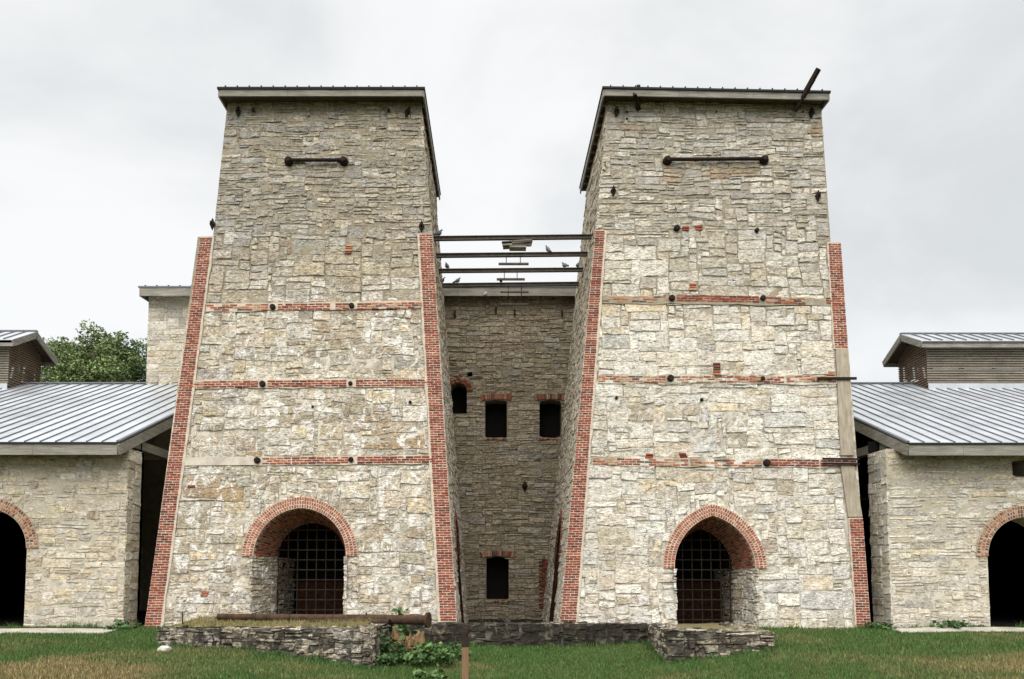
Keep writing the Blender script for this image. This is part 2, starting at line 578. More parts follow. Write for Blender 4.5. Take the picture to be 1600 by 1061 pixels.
def arch_hole(c, spring, hw, e=0.0, extra=0.0, bottom=-9.0):
    """Arch opening; above the springing the outline grows by `extra` (a brick ring)."""
    R = hw + e + extra

    def f(uv):
        u = uv[:, 0]; v = uv[:, 1]
        low = v < spring
        sd_low = np.abs(u - c) - hw
        dx1 = u - (c + e); dx2 = u - (c - e); dy = v - spring
        d1 = np.hypot(dx1, dy); d2 = np.hypot(dx2, dy)
        s1 = d1 - R; s2 = d2 - R
        use1 = s1 > s2
        sd_hi = np.where(use1, s1, s2)
        sd = np.where(low, sd_low, sd_hi)
        ins = (sd < -1e-5) & (v > bottom)
        if ins.any():
            uv = uv.copy()
            gx = np.where(low, np.sign(u - c), np.where(use1, dx1 / np.maximum(d1, 1e-4), dx2 / np.maximum(d2, 1e-4)))
            gy = np.where(low, 0.0, np.where(use1, dy / np.maximum(d1, 1e-4), dy / np.maximum(d2, 1e-4)))
            uv[ins, 0] -= (sd * gx)[ins]; uv[ins, 1] -= (sd * gy)[ins]
        return uv, ins
    return f


def arch_line(c, spring, hw, e=0.0, n=24, extra=0.0):
    R = hw + e + extra
    a_end = math.acos(max(-1, min(1, -e / R)))
    left = [(c + e + R * math.cos(PI + (a_end - PI) * i / n), spring + R * math.sin(PI + (a_end - PI) * i / n)) for i in range(n + 1)]
    right = [(2 * c - x, y) for x, y in reversed(left[:-1])]
    return left + right


def vnoise(x, y, z, s):
    return mnoise.noise(Vector((x * s, y * s, z * s)))


def wall_sheet(face, poly, holes, mat, name='wall', cell=0.07, amp=0.022, seed=0.0, base=0.0, mb=None, bias=0.0):
    """A mortar face as a fine, uneven sheet with real openings."""
    reg = Region(poly, holes)
    x0, x1, y0, y1 = reg.bb
    nx = int((x1 - x0) / cell) + 2; ny = int((y1 - y0) / cell) + 2
    us = np.linspace(x0 - cell / 2, x1 + cell / 2, nx); vv = np.linspace(y0 - cell / 2, y1 + cell / 2, ny)
    uv = np.stack(np.meshgrid(us, vv), axis=-1).reshape(-1, 2)
    puv, out = reg.push(uv)
    for h_ in list(holes) + [reg]:
        for cpt in (reg.poly if h_ is reg else getattr(h_, 'corners', [])):
            dd = np.abs(puv - np.array(cpt)).sum(axis=1) + np.where(out, 0, 0.5 * cell)
            puv[dd.argmin()] = cpt
    outg = out.reshape(ny, nx)
    keep = ~(outg[:-1, :-1] & outg[1:, :-1] & outg[:-1, 1:] & outg[1:, 1:])
    h = np.array([base + amp * (mnoise.noise(Vector((p[0] * 2.3 + seed, p[1] * 3.1, seed))) * 0.9
                  + 0.6 * mnoise.noise(Vector((p[0] * 9 + seed, p[1] * 11, seed + 3)))) for p in puv])
    h[out] = np.minimum(h[out], base + amp * 0.3)
    P = face.arr(np.column_stack([puv, h]))
    idx = np.arange(nx * ny).reshape(ny, nx)
    jj, ii = np.nonzero(keep)
    F = np.stack([idx[jj, ii], idx[jj, ii + 1], idx[jj + 1, ii + 1], idx[jj + 1, ii]], axis=1)
    used = np.unique(F); remap = -np.ones(nx * ny, dtype=int); remap[used] = np.arange(len(used))
    return P[used], remap[F].tolist()


# ------------------------------------------------------------------ stones
def layout(x0, x1, y0, y1, cu, cv, pick, seed, reg):
    r = random.Random(seed)
    nx = max(1, int(round((x1 - x0) / cu))); ny = max(1, int(round((y1 - y0) / cv)))
    cc = np.stack(np.meshgrid(x0 + (np.arange(nx) + .5) * cu, y0 + (np.arange(ny) + .5) * cv), axis=-1).reshape(-1, 2)
    mv, outc = reg.push(cc)
    occ = (outc & (np.abs(mv - cc).max(axis=1) > 0.012)).reshape(ny, nx)
    out = []
    for j in range(ny):
        i = 0
        while i < nx:
            if occ[j, i]:
                i += 1; continue
            run = 1
            while i + run < nx and not occ[j, i + run]: run += 1
            w, h = pick(r, y0 + (j + 0.5) * cv)
            w = min(w, run)
            if run - w == 1: w = run if r.random() < 0.5 else max(1, w - 1)
            h = min(h, ny - j)
            k = 1
            while k < h and not occ[j + k, i:i + w].any(): k += 1
            h = k
            occ[j:j + h, i:i + w] = True
            out.append((x0 + i * cu, x0 + (i + w) * cu, y0 + j * cv, y0 + (j + h) * cv))
            i += w
    return out


class Pieces:
    def __init__(s, parent, name, mat, cap=300, stuff_name='small_stones'):
        s.parent = parent; s.name = name; s.mat = mat; s.cap = cap; s.items = []; s.stuff = stuff_name

    def add(s, P, F, tint, size):
        s.items.append((size, P, F, tint))

    def finish(s):
        s.items.sort(key=lambda q: -q[0])
        for size, P, F, tint in s.items[:s.cap]:
            obj(s.name, P, F, s.mat, s.parent, tint=np.array(tint))
        rest = s.items[s.cap:]
        if rest:
            V = []; FF = []; T = []; b = 0
            for size, P, F, tint in rest:
                V.append(P); FF.extend([tuple(i + b for i in f) for f in F]); T.append(np.tile(tint, (len(P), 1))); b += len(P)
            o = obj(s.stuff, np.concatenate(V), FF, s.mat, s.parent, tint=np.concatenate(T))
            o['kind'] = 'stuff'


_stone_faces = {}


def stone_topology(nu, nv):
    k = (nu, nv)
    if k in _stone_faces: return _stone_faces[k]
    F = []
    g = lambda i, j: j * nu + i
    for j in range(nv - 1):
        for i in range(nu - 1):
            F.append((g(i, j), g(i + 1, j), g(i + 1, j + 1), g(i, j + 1)))
    ring = [g(i, 0) for i in range(nu)] + [g(nu - 1, j) for j in range(1, nv)] + [g(i, nv - 1) for i in range(nu - 2, -1, -1)] + [g(0, j) for j in range(nv - 2, 0, -1)]
    b = nu * nv
    m = len(ring)
    for i in range(m):
        F.append((ring[i], b + i, b + (i + 1) % m, ring[(i + 1) % m]))
    bnd = np.zeros(nu * nv, dtype=bool); bnd[ring] = True
    _stone_faces[k] = (F, ring, bnd)
    return _stone_faces[k]


def stones(pieces, face, poly, holes, pick, palette, seed, cu=0.1, cv=0.075, joint=(0.012, 0.03), prot=(0.02, 0.055),
           rough=0.012, warp=0.045, jitter=0.018, visible=None, region=None):
    """Lay uneven stones over a wall face; each is its own piece."""
    r = random.Random(seed); nr = np.random.default_rng(seed)
    reg = region or Region(poly, holes)
    x0, x1, y0, y1 = reg.bb
    for (a0, a1, b0, b1) in layout(x0 - 0.2, x1 + 0.2, y0 - 0.05, y1 + 0.05, cu, cv, pick, seed, reg):
        w = a1 - a0; h = b1 - b0
        jt = r.uniform(*joint) / 2
        c = [[a0 + jt, b0 + jt], [a1 - jt, b0 + jt], [a1 - jt, b1 - jt], [a0 + jt, b1 - jt]]
        jj = min(jitter, 0.22 * h)
        for q in c:
            wx = mnoise.noise(Vector((q[0] * 0.7 + seed, q[1] * 0.9, 1.7))) * warp
            wy = mnoise.noise(Vector((q[0] * 0.8 + seed, q[1] * 0.6, 9.1))) * warp
            q[0] += wx + r.uniform(-jj, jj); q[1] += wy + r.uniform(-jj, jj)
        nu = 4 if w < 0.28 else (5 if w < 0.5 else (7 if w < 0.8 else 8)); nv = 4 if h < 0.26 else 5
        F, ring, bnd = stone_topology(nu, nv)
        ch = 0.013
        fu = min(0.25, ch / w); fv = min(0.28, ch / h)
        U = np.concatenate([[0, fu], np.linspace(fu, 1 - fu, nu - 2)[1:-1], [1 - fu, 1]])
        V = np.concatenate([[0, fv], np.linspace(fv, 1 - fv, nv - 2)[1:-1], [1 - fv, 1]])
        uu, vv = np.meshgrid(U, V); uu = uu.ravel(); vv = vv.ravel()
        c = np.array(c)
        uv = ((1 - uu) * (1 - vv))[:, None] * c[0] + (uu * (1 - vv))[:, None] * c[1] + (uu * vv)[:, None] * c[2] + ((1 - uu) * vv)[:, None] * c[3]
        e = min(0.02, 0.13 * h)
        uv += nr.uniform(-e, e, uv.shape)
        # rounded, broken corners
        ctr = uv.mean(axis=0)
        for k in (0, nu - 1, nu * (nv - 1), nu * nv - 1):
            q = r.uniform(0.05, 0.22) * min(1.0, 0.30 / max(w, 0.3))
            uv[k] += (ctr - uv[k]) * q
        puv, out = reg.push(uv)
        if out.mean() > 0.75: continue
        if out.any():
            for h_ in holes:
                for cpt in getattr(h_, 'corners', ()):
                    dd = np.abs(puv - np.array(cpt)).max(axis=1)
                    k_ = dd.argmin()
                    if dd[k_] < 0.05: puv[k_] = cpt
        if visible is not None and not visible(ctr): continue
        if np.ptp(puv[:, 1]) < 0.035 or np.ptp(puv[:, 0]) < 0.045: continue
        p = r.uniform(*prot)
        hh = p + nr.normal(0, rough * (0.5 + min(1, h / 0.3)), len(uv)) + (uu - 0.5) * r.uniform(-0.014, 0.014) + (vv - 0.5) * r.uniform(-0.016, 0.012)
        hh[bnd] = np.minimum(hh[bnd], p) - 0.011
        back = np.column_stack([puv[ring], np.full(len(ring), -0.05)])
        P = face.arr(np.concatenate([np.column_stack([puv, hh]), back]))
        base = palette(r, ctr[0], ctr[1])
        area = np.ptp(puv[:, 0]) * np.ptp(puv[:, 1])
        pieces.add(P, F, base, area)


def make_palette(table):
    tot = sum(w for w, c in table)

    def f(r, u, v):
        x = r.uniform(0, tot)
        for w, c in table:
            x -= w
            if x <= 0: break
        g = r.uniform(0.80, 1.17)
        return tuple(min(0.72, max(0.02, k * g * b_ + r.uniform(-0.008, 0.008))) for k, b_ in zip(c, (1.02, 1.005, 1.01)))
    return f


PAL_A_LOW = make_palette([(4, (0.53, 0.475, 0.38)), (2, (0.60, 0.565, 0.49)), (0.8, (0.55, 0.475, 0.335)), (1.2, (0.46, 0.435, 0.375)), (1.0, (0.42, 0.365, 0.275))])
PAL_A_UP = make_palette([(3.0, (0.40, 0.37, 0.305)), (2.4, (0.41, 0.40, 0.365)), (1.5, (0.49, 0.45, 0.365)), (0.8, (0.33, 0.32, 0.29)), (0.6, (0.55, 0.52, 0.45))])
PAL_B_LOW = make_palette([(3, (0.57, 0.53, 0.445)), (4.5, (0.64, 0.615, 0.545)), (0.6, (0.58, 0.51, 0.375)), (1.3, (0.52, 0.51, 0.475)), (0.5, (0.46, 0.41, 0.32))])
PAL_B_UP = make_palette([(2.6, (0.46, 0.43, 0.36)), (2, (0.48, 0.47, 0.43)), (1.4, (0.58, 0.55, 0.48)), (1.0, (0.39, 0.37, 0.325))])
PAL_BACK = make_palette([(3, (0.36, 0.31, 0.225)), (2, (0.42, 0.37, 0.28)), (1.0, (0.39, 0.365, 0.31)), (1, (0.30, 0.25, 0.175))])
PAL_FLANK = make_palette([(3, (0.47, 0.42, 0.33)), (2, (0.53, 0.485, 0.40)), (1, (0.42, 0.39, 0.33))])
PAL_SHED = make_palette([(4, (0.50, 0.445, 0.345)), (2, (0.54, 0.50, 0.42)), (0.8, (0.52, 0.45, 0.31)), (1, (0.43, 0.405, 0.35)), (0.4, (0.34, 0.28, 0.19))])
PAL_SHED_B = make_palette([(4, (0.53, 0.49, 0.40)), (2, (0.58, 0.55, 0.48)), (0.6, (0.54, 0.475, 0.345)), (0.8, (0.45, 0.43, 0.385))])
PAL_DARK = make_palette([(2, (0.30, 0.265, 0.205)), (2, (0.38, 0.34, 0.265)), (1.3, (0.52, 0.48, 0.41)), (1, (0.16, 0.14, 0.105))])
PAL_BLACK = make_palette([(3, (0.075, 0.065, 0.048)), (2, (0.11, 0.096, 0.07)), (1, (0.2, 0.175, 0.13))])


def pick_low(r, v):
    x = r.random()
    if x < 0.34: return r.randint(5, 10), r.randint(3, 5)
    if x < 0.44: return r.randint(7, 12), r.randint(4, 6)
    if x < 0.80: return r.randint(3, 8), r.randint(2, 3)
    return r.randint(1, 4), r.randint(1, 2)


def pick_up(r, v):
    x = r.random()
    if x < 0.2: return r.randint(3, 7), r.randint(2, 3)
    if x < 0.75: return r.randint(3, 8), r.randint(1, 2)
    return r.randint(1, 3), r.randint(1, 2)


def pick_quoin(r, v): return r.randint(2, 5), r.randint(2, 3)


def pick_thin(r, v):
    x = r.random()
    if x < 0.12: return r.randint(4, 7), r.randint(2, 3)
    if x < 0.75: return r.randint(3, 7), r.randint(1, 2)
    return r.randint(1, 3), r.randint(1, 2)


# ------------------------------------------------------------------ bricks
BRICK_TINTS = {
    'new': [(0.21, 0.05, 0.029), (0.24, 0.06, 0.033), (0.17, 0.04, 0.026), (0.26, 0.075, 0.04), (0.11, 0.036, 0.026), (0.22, 0.052, 0.03)],
    'old': [(0.34, 0.13, 0.07), (0.29, 0.09, 0.05), (0.39, 0.20, 0.11), (0.09, 0.065, 0.052), (0.23, 0.065, 0.04), (0.40, 0.28, 0.18)],
    'arch': [(0.31, 0.095, 0.052), (0.35, 0.125, 0.07), (0.26, 0.075, 0.043), (0.37, 0.145, 0.085), (0.20, 0.06, 0.037)],
    'soot': [(0.12, 0.055, 0.04), (0.16, 0.07, 0.05), (0.08, 0.045, 0.036), (0.19, 0.085, 0.06), (0.22, 0.15, 0.10)],  # dark sooty brick tones
}
_brick_mesh = {}


def brick_unit(kind, k):
    key = (kind, k)
    if key in _brick_mesh: return _brick_mesh[key]
    r = random.Random(hash(kind) % 97 + k * 13 if False else (len(kind) * 31 + k * 13))
    c = 0.07
    j = lambda s: r.uniform(-s, s)
    V = []
    for (x, z) in ((-.5, -.5), (.5, -.5), (.5, .5), (-.5, .5)):
        V.append((x + j(.02), -.5 + .12 + j(.03), z + j(.04)))
    for (x, z) in ((-.5 + .03, -.5 + .1), (.5 - .03, -.5 + .1), (.5 - .03, .5 - .1), (-.5 + .03, .5 - .1)):
        V.append((x + j(.02), -.5 + j(.06), z + j(.04)))
    for (x, z) in ((-.5, -.5), (.5, -.5), (.5, .5), (-.5, .5)):
        V.append((x, .5, z))
    F = [(4, 5, 6, 7)]
    for i in range(4):
        n = (i + 1) % 4
        F.append((i, n, 4 + n, 4 + i)); F.append((8 + i, 8 + n, n, i))
    V = np.array(V)
    tint = np.array(BRICK_TINTS[kind][k % len(BRICK_TINTS[kind])])
    me = mesh_from('brick', V, F, M['brick'], tint)
    _brick_mesh[key] = (me, V, F, tint)
    return _brick_mesh[key]


class Bricks:
    def __init__(s, parent, cap=300):
        s.parent = parent; s.cap = cap; s.items = []

    def add(s, c, u, v, n, L, H, D, kind='new', weight=1.0):
        """Brick centred at c (front face pokes out along n)."""
        s.items.append((L * H * weight, c, u, v, n, L, H, D, kind, rng.randrange(6)))

    def finish(s):
        s.items.sort(key=lambda q: -q[0])
        pl = wloc(s.parent)
        for q in s.items[:s.cap]:
            _, c, u, v, n, L, H, D, kind, k = q
            me = brick_unit(kind, k)[0]
            o = bpy.data.objects.new('brick', me)
            link(o, s.parent)
            R = Matrix((u, -n, v)).transposed()
            o.rotation_euler = R.to_euler()
            o.scale = (L, D, H)
            o.location = c - pl
        rest = s.items[s.cap:]
        if rest:
            VV = []; FF = []; T = []; b = 0
            for q in rest:
                _, c, u, v, n, L, H, D, kind, k = q
                me, V, F, tint = brick_unit(kind, k)
                P = np.array(c) + np.outer(V[:, 0] * L, u) - np.outer(V[:, 1] * D, n) + np.outer(V[:, 2] * H, v)
                VV.append(P); FF.extend([tuple(i + b for i in f) for f in F]); T.append(np.tile(tint, (len(P), 1))); b += len(P)
            o = obj('small_bricks', np.concatenate(VV), FF, M['brick'], s.parent, tint=np.concatenate(T))
            o['kind'] = 'stuff'




def pilaster(bricks, face, bl, br, tl, tr, kind='new', course=0.0665, proud=0.05, seed=0):
    """Running-bond brick strip between a left and a right edge (face coordinates)."""
    r = random.Random(seed)
    v0 = (bl[1] + br[1]) / 2; v1 = (tl[1] + tr[1]) / 2
    n = int((v1 - v0) / course)
    for i in range(n):
        v = v0 + (i + 0.5) * course; t = (v - v0) / (v1 - v0)
        xl = lerp(bl[0], tl[0], t) + r.uniform(-.006, .006); xr = lerp(br[0], tr[0], t) + r.uniform(-.006, .006)
        W = xr - xl
        k = max(1, int(round(W / 0.215)))
        Ls = [W / k] * k if i % 2 == 0 else ([W / k / 2] + [W / k] * (k - 1) + [W / k / 2])
        x = xl
        sl = (lerp(bl[1], tl[1], t) - lerp(br[1], tr[1], t)) / max(W, .01)
        for L in Ls:
            uc = x + L / 2
            bricks.add(face.p3(uc + r.uniform(-.003, .003), v + r.uniform(-.003, .003), proud - 0.04 + r.uniform(-.004, .004)),
                       face.u, face.v, face.n, L - 0.0115, course - 0.0125, 0.08, kind)
            x += L


def brick_band(bricks, face, a, b, courses=3, kind='new', course=0.0665, proud=0.045, seed=0, miss=0.0, gaps=()):
    """Brick string course from a to b (bottom edge, face coordinates)."""
    r = random.Random(seed)
    for j in range(courses):
        W = b[0] - a[0]
        n = max(1, int(round(W / 0.21)))
        L = W / n
        off = 0 if j % 2 == 0 else L / 2
        x = a[0] - off
        while x < b[0] - 0.02:
            xa = max(x, a[0]); xb = min(x + L, b[0])
            if xb - xa > 0.04:
                uc = (xa + xb) / 2
                t = (uc - a[0]) / W
                v = lerp(a[1], b[1], t) + (j + 0.5) * course
                if r.random() >= miss and not any(g0 < uc < g1 for g0, g1 in gaps):
                    kk = kind
                    if kind == 'mixed': kk = 'old' if r.random() < 0.8 else 'new'
                    bricks.add(face.p3(uc, v + r.uniform(-.004, .004), proud - 0.04 + r.uniform(-.006, .006)), face.u, face.v, face.n,
                               xb - xa - 0.014, course - 0.015, 0.08, kk)
            x += L


def arch_ring(bricks, face, c, spring, hw, e, rings=3, depth=0.09, width=0.066, proud=0.05, kind='arch', ulim=None, gap=0.016):
    for k in range(rings):
        R = hw + e + (k + 0.5) * (depth + 0.008) + 0.004
        a_end = math.acos(max(-1, min(1, -e / R)))
        n = max(3, int((PI - a_end) * R / width))
        for side in (1, -1):
            for i in range(n):
                a = PI - (PI - a_end) * (i + 0.5) / n
                u = c + side * (e + R * math.cos(a)); v = spring + R * math.sin(a)
                if ulim and not (ulim[0] < u < ulim[1]): continue
                rad = (face.u * (side * math.cos(a)) + face.v * math.sin(a)).normalized()
                tan = rad.cross(face.n).normalized()
                tan = face.n.cross(rad) if tan.length < .5 else tan
                u_ax = (-rad.cross(face.n)).normalized()
                bricks.add(face.p3(u, v, proud - 0.05 + rng.uniform(-.006, .006)), rad, face.n.cross(rad).normalized(), face.n,
                           depth - 0.012, (PI - a_end) * R / n - gap, 0.1, kind, weight=0.7)


def sheet_object(name, face, poly, holes, mat, parent, cell=0.07, amp=0.022, seed=0.0, base=0.0, kind=None):
    P, F = wall_sheet(face, poly, holes, mat, name, cell, amp, seed, base)
    o = obj(name, P, F, mat, parent, smooth=True)
    if kind: o['kind'] = kind
    return o


def strip(name, face, poly, mat, parent, h0=-0.03, h1=0.03):
    """A thin slab with the outline poly standing h1 proud of a face."""
    n = len(poly)
    V = [face.p3(u, v, h1) for u, v in poly] + [face.p3(u, v, h0) for u, v in poly]
    F = [tuple(range(n))] + [(n + i, n + (i + 1) % n, (i + 1) % n, i) for i in range(n)]
    a = sum(poly[i][0] * poly[(i + 1) % n][1] - poly[(i + 1) % n][0] * poly[i][1] for i in range(n))
    if a < 0: F = [tuple(reversed(f)) for f in F]
    return obj(name, V, F, mat, parent)


# ================================================================== GROUND
def smooth01(x):
    x = max(0.0, min(1.0, x)); return x * x * (3 - 2 * x)


WALL_Y = 20.0                      # the low central retaining wall


def ground_z(X, Y):
    z = -0.06 * max(0.0, min(8.0, 20.6 - Y))
    dip = math.exp(-(((X - 0.9) / 4.2) ** 2) ** 1.5)
    if Y < WALL_Y + 0.15:
        z -= 0.36 * dip
    elif abs(X - 0.9) < 5.5:
        z -= 0.75 * dip
    z += 0.035 * mnoise.noise(Vector((X * 0.45, Y * 0.45, 0.3))) + 0.012 * mnoise.noise(Vector((X * 1.7, Y * 1.7, 4)))
    return z


gx = np.concatenate([[-900, -300, -120, -60, -35], np.arange(-22, 22.01, 0.25), [35, 60, 120, 300, 900]])
gy = np.concatenate([[-300, -100, -30, 0, 6], np.arange(9, 22.01, 0.2), [24, 30, 40, 60, 120, 400, 1200]])
V = [(x, y, ground_z(x, y)) for y in gy for x in gx]
nx = len(gx)
F = [(j * nx + i, j * nx + i + 1, (j + 1) * nx + i + 1, (j + 1) * nx + i) for j in range(len(gy) - 1) for i in range(nx - 1)]
tag(obj('ground', V, F, M['ground'], smooth=True, origin=(0, 0, 0)), kind='structure')

# ================================================================== TOWERS
K = 0.09
FRONT = Face((0, 20.8, 0), (1, 0, 0), (0, K, 1))


def diamond_plate(face, x, y, parent, w=0.17, h=0.38, rot=0.0):
    u, v = face.px(x, y)
    mb = MB()
    pts = [(0, -h / 2), (w / 2, 0), (0, h / 2), (-w / 2, 0)]
    pts = [(a * math.cos(rot) - b * math.sin(rot), a * math.sin(rot) + b * math.cos(rot)) for a, b in pts]
    V = [face.p3(u + a, v + b, 0.045) for a, b in pts] + [face.p3(u + a * .9, v + b * .9, 0.085) for a, b in pts] + [face.p3(u, v, 0.12)]
    mb.add(V, [(0, 1, 5, 4), (1, 2, 6, 5), (2, 3, 7, 6), (3, 0, 4, 7), (4, 5, 8), (5, 6, 8), (6, 7, 8), (7, 4, 8)])
    o = mb.build('anchor_plate', M['iron'], parent)
    nb = MB(); nb.tube([face.p3(u, v, 0.09), face.p3(u, v, 0.2)], 0.03, 8)
    nut = nb.build('anchor_nut', M['iron'], o)
    return o


def bolt(face, x, y, parent, r=0.07, out=0.14, square=False, name='tie_bolt'):
    u, v = face.px(x, y)
    mb = MB()
    mb.tube([face.p3(u, v, -0.05), face.p3(u, v, out), face.p3(u, v, out + 0.02)], [r, r, r * 0.7], 10)
    return mb.build(name, M['iron'], parent)


def loft(rows):
    n = len(rows[0]); V = [p for r in rows for p in r]; F = []
    for j in range(len(rows) - 1):
        for i in range(n - 1):
            F.append((j * n + i, (j + 1) * n + i, (j + 1) * n + i + 1, j * n + i + 1))
    return V, F


def ext(p, q, d):
    """Point on the line q->p carried d further in v."""
    t = d / (q[1] - p[1])
    return (p[0] - (q[0] - p[0]) * t, p[1] - d)


def build_tower(name, label, T):
    f = FRONT
    bl, br = f.px(*T['bl']), f.px(*T['br'])
    tl, tr = f.px(*T['tl']), f.px(*T['tr'])
    ubl, ubr, utl, utr = [f.px(*q) for q in T['up']]
    base = f.p3((bl[0] + br[0]) / 2, 0, -3.5)
    th = thing(name, label, 'tower', (base.x, 24.3, 0.0))
    bl0, br0 = ext(bl, tl, 0.45), ext(br, tr, 0.45)
    a = T['arch']
    c, spring = f.px(a['cx'], a['sy'])
    hw = (f.px(a['x1'], a['sy'])[0] - f.px(a['x0'], a['sy'])[0]) / 2
    rise = f.px(a['cx'], a['ay'])[1] - spring
    e = max(0.0, (rise * rise - hw * hw) / (2 * hw))
    RING = 0.295
    door_open = arch_hole(c, spring, hw, e)
    door_ring = arch_hole(c, spring, hw, e, extra=RING)
    mort = M[T['mortar']]
    # mortar faces of the front
    sheet_object('wall_face', f, [bl0, br0, tr, tl], [door_open], mort, th, 0.06, 0.016, T['seed'], -0.004)
    sheet_object('wall_face', f, [ubl, ubr, utr, utl], [], mort, th, 0.065, 0.016, T['seed'] + 5, -0.004)
    # solid sides, back and top
    inner_right = T['inner'] == 'right'
    YB0, YB1 = 28.2, 27.6
    mb = MB()
    P = lambda q: f.p3(q[0], q[1], -0.02)
    po, uo = ((bl0, tl), (ubl, utl)) if inner_right else ((br0, tr), (ubr, utr))
    lo0, lo1 = P(po[0]), P(po[1]); up0, up1 = P(uo[0]), P(uo[1])
    bk = lambda p, Y: Vector((p.x, Y, p.z))
    mb.add([lo0, lo1, bk(lo1, 27.9), bk(lo0, YB0)], [(0, 1, 2, 3)])
    mb.add([up0, up1, bk(up1, YB1), bk(up0, 27.9)], [(0, 1, 2, 3)])
    mb.add([lo1, up0, bk(up0, 27.9), bk(lo1, 27.9)], [(0, 1, 2, 3)])
    pi = (br0, utr) if inner_right else (bl0, utl)
    in0, in1 = P(pi[0]), P(pi[1])
    mb.add([bk(lo0, YB0), bk(in0, YB0), bk(in1, YB1), bk(up1, YB1), bk(up0, 27.9), bk(lo1, 27.9)], [(0, 1, 2, 3, 4, 5)])
    mb.add([up1, in1, bk(in1, YB1), bk(up1, YB1)], [(0, 1, 2, 3)])
    mb.build('wall_core', mort, th)
    # inner flank
    A = f.p3(*pi[0], 0.0); B = f.p3(*pi[1], 0.0)
    s = 1 if inner_right else -1
    flank = Face(A, (0, s, 0), B - A)
    uB, vB = flank.uv(B)
    b0 = s * 0 + 0.0
    back0, back1 = abs(YB0 - A.y), abs(YB1 - A.y)
    if s > 0: fpoly = [(0, 0), (back0, 0), (back1, vB), (uB, vB)]
    else: fpoly = [(-back0, 0), (0, 0), (uB, vB), (-back1, vB)]
    fc = s * 3.1; fspring = 2.0; fhw, fe = 0.95, 0.55
    side_open = arch_hole(fc, fspring, fhw, fe)
    side_ring = arch_hole(fc, fspring, fhw, fe, extra=0.2)
    sheet_object('wall_face', flank, fpoly, [side_open], M['mortar_shed'], th, 0.09, 0.02, T['seed'] + 11, 0.0)
    line = arch_line(fc, fspring, fhw, fe, 10)
    prof = [(fc - fhw, -0.1)] + line + [(fc + fhw, -0.1)]
    rows = [[flank.p3(u, v, h) for u, v in prof] for h in (0.0, -0.5, -1.0)]
    LV, LF = loft(rows)
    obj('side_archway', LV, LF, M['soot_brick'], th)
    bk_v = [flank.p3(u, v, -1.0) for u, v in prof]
    obj('archway_back', bk_v, [tuple(range(len(bk_v)))], M['soot'], th)  # black face painting the shade deep in the arch

    bricks = Bricks(th, 300)
    arch_ring(bricks, flank, fc, fspring, fhw, fe, 2, 0.09, 0.068, 0.05, 'soot')
    st = Pieces(th, 'stone', M[T['stone']], 300)

    # -------- brick corner strips
    for q in T['pil']:
        if q['kind'] == 'timber':
            continue
        pb = [f.px(*p) for p in q['p']]           # bl, br, tr, tl
        pilaster(bricks, f, pb[0], pb[1], pb[3], pb[2], 'new', seed=T['seed'] + len(bricks.items))
        wl, wr = q.get('wide', (0.0, 0.0))
        bed = [(pb[0][0] - wl, pb[0][1] - 0.02), (pb[1][0] + wr, pb[1][1] - 0.02), (pb[2][0] + wr, pb[2][1] + 0.01), (pb[3][0] - wl, pb[3][1] + 0.01)]
        nseg = 36
        def edge(p_, q_, w_, sg_):
            return [(lerp(p_[0], q_[0], i / nseg) + sg_ * (w_ + (0.03 * mnoise.noise(Vector((i * .8, p_[0], 1))) + 0.012 * mnoise.noise(Vector((i * 2.9, p_[0], 5))) if w_ > 0.02 else 0)),
                     lerp(p_[1], q_[1], i / nseg)) for i in range(nseg + 1)]
        lft = edge((pb[0][0], bed[0][1]), (pb[3][0], bed[3][1]), wl, -1); rgt = edge((pb[1][0], bed[1][1]), (pb[2][0], bed[2][1]), wr, 1)
        qv = [f.p3(u, v, 0.043) for u, v in lft] + [f.p3(u, v, 0.043) for u, v in rgt] + [f.p3(u, v, -.06) for u, v in lft] + [f.p3(u, v, -.06) for u, v in rgt]
        m_ = nseg + 1
        qf = [(i, m_ + i, m_ + i + 1, i + 1) for i in range(nseg)] + [(2 * m_ + i, i, i + 1, 2 * m_ + i + 1) for i in range(nseg)] + [(m_ + i, 3 * m_ + i, 3 * m_ + i + 1, m_ + i + 1) for i in range(nseg)]
        qf += [(nseg, m_ + nseg, 3 * m_ + nseg, 2 * m_ + nseg)]
        obj('mortar_bed', qv, qf, M['mortar_white'], th)
    # -------- string courses
    holes = [door_ring]
    for bnd in T['bands']:
        for (x0, y0, x1, y1, kind, miss) in bnd['runs']:
            p, q = f.px(x0, y0), f.px(x1, y1)
            brick_band(bricks, f, p, q, bnd.get('n', 3), kind, seed=int(x0 + y0), miss=miss)
        (x0, y0, x1, y1) = bnd['bed']
        p, q = f.px(x0, y0), f.px(x1, y1)
        hgt = bnd.get('n', 3) * 0.0665
        nn = 14
        jag = lambda i: 0.05 * mnoise.noise(Vector((i * 0.9, x0 * 0.01 + y0, 2)))
        low = [(lerp(p[0], q[0], i / nn), lerp(p[1], q[1], i / nn) - 0.012 + jag(i)) for i in range(nn + 1)]
        hi = [(lerp(p[0], q[0], i / nn), lerp(p[1], q[1], i / nn) + hgt + 0.014 + jag(i + 40)) for i in range(nn, -1, -1)]
        strip('mortar_bed', f, low + hi, M[bnd.get('bedmat', 'mortar_white')], th, -0.06, 0.037)
        holes.append(poly_hole([low[0], low[-1], hi[0], hi[-1]]))
    # -------- stones of the front
    L0, R0, R1, L1 = [f.px(*p) for p in T['infill']]
    L0x, R0x = ext(L0, L1, 0.4), ext(R0, R1, 0.4)
    lime = T['flush']
    vj = (L1[1] + R1[1]) / 2
    reg = TwoPart([L0x, R0x, R1, L1], [ubl, ubr, utr, utl], vj, holes)

    def pick_any(r, v):
        return pick_up(r, v) if v + r.uniform(-.25, .25) > vj else pick_low(r, v)

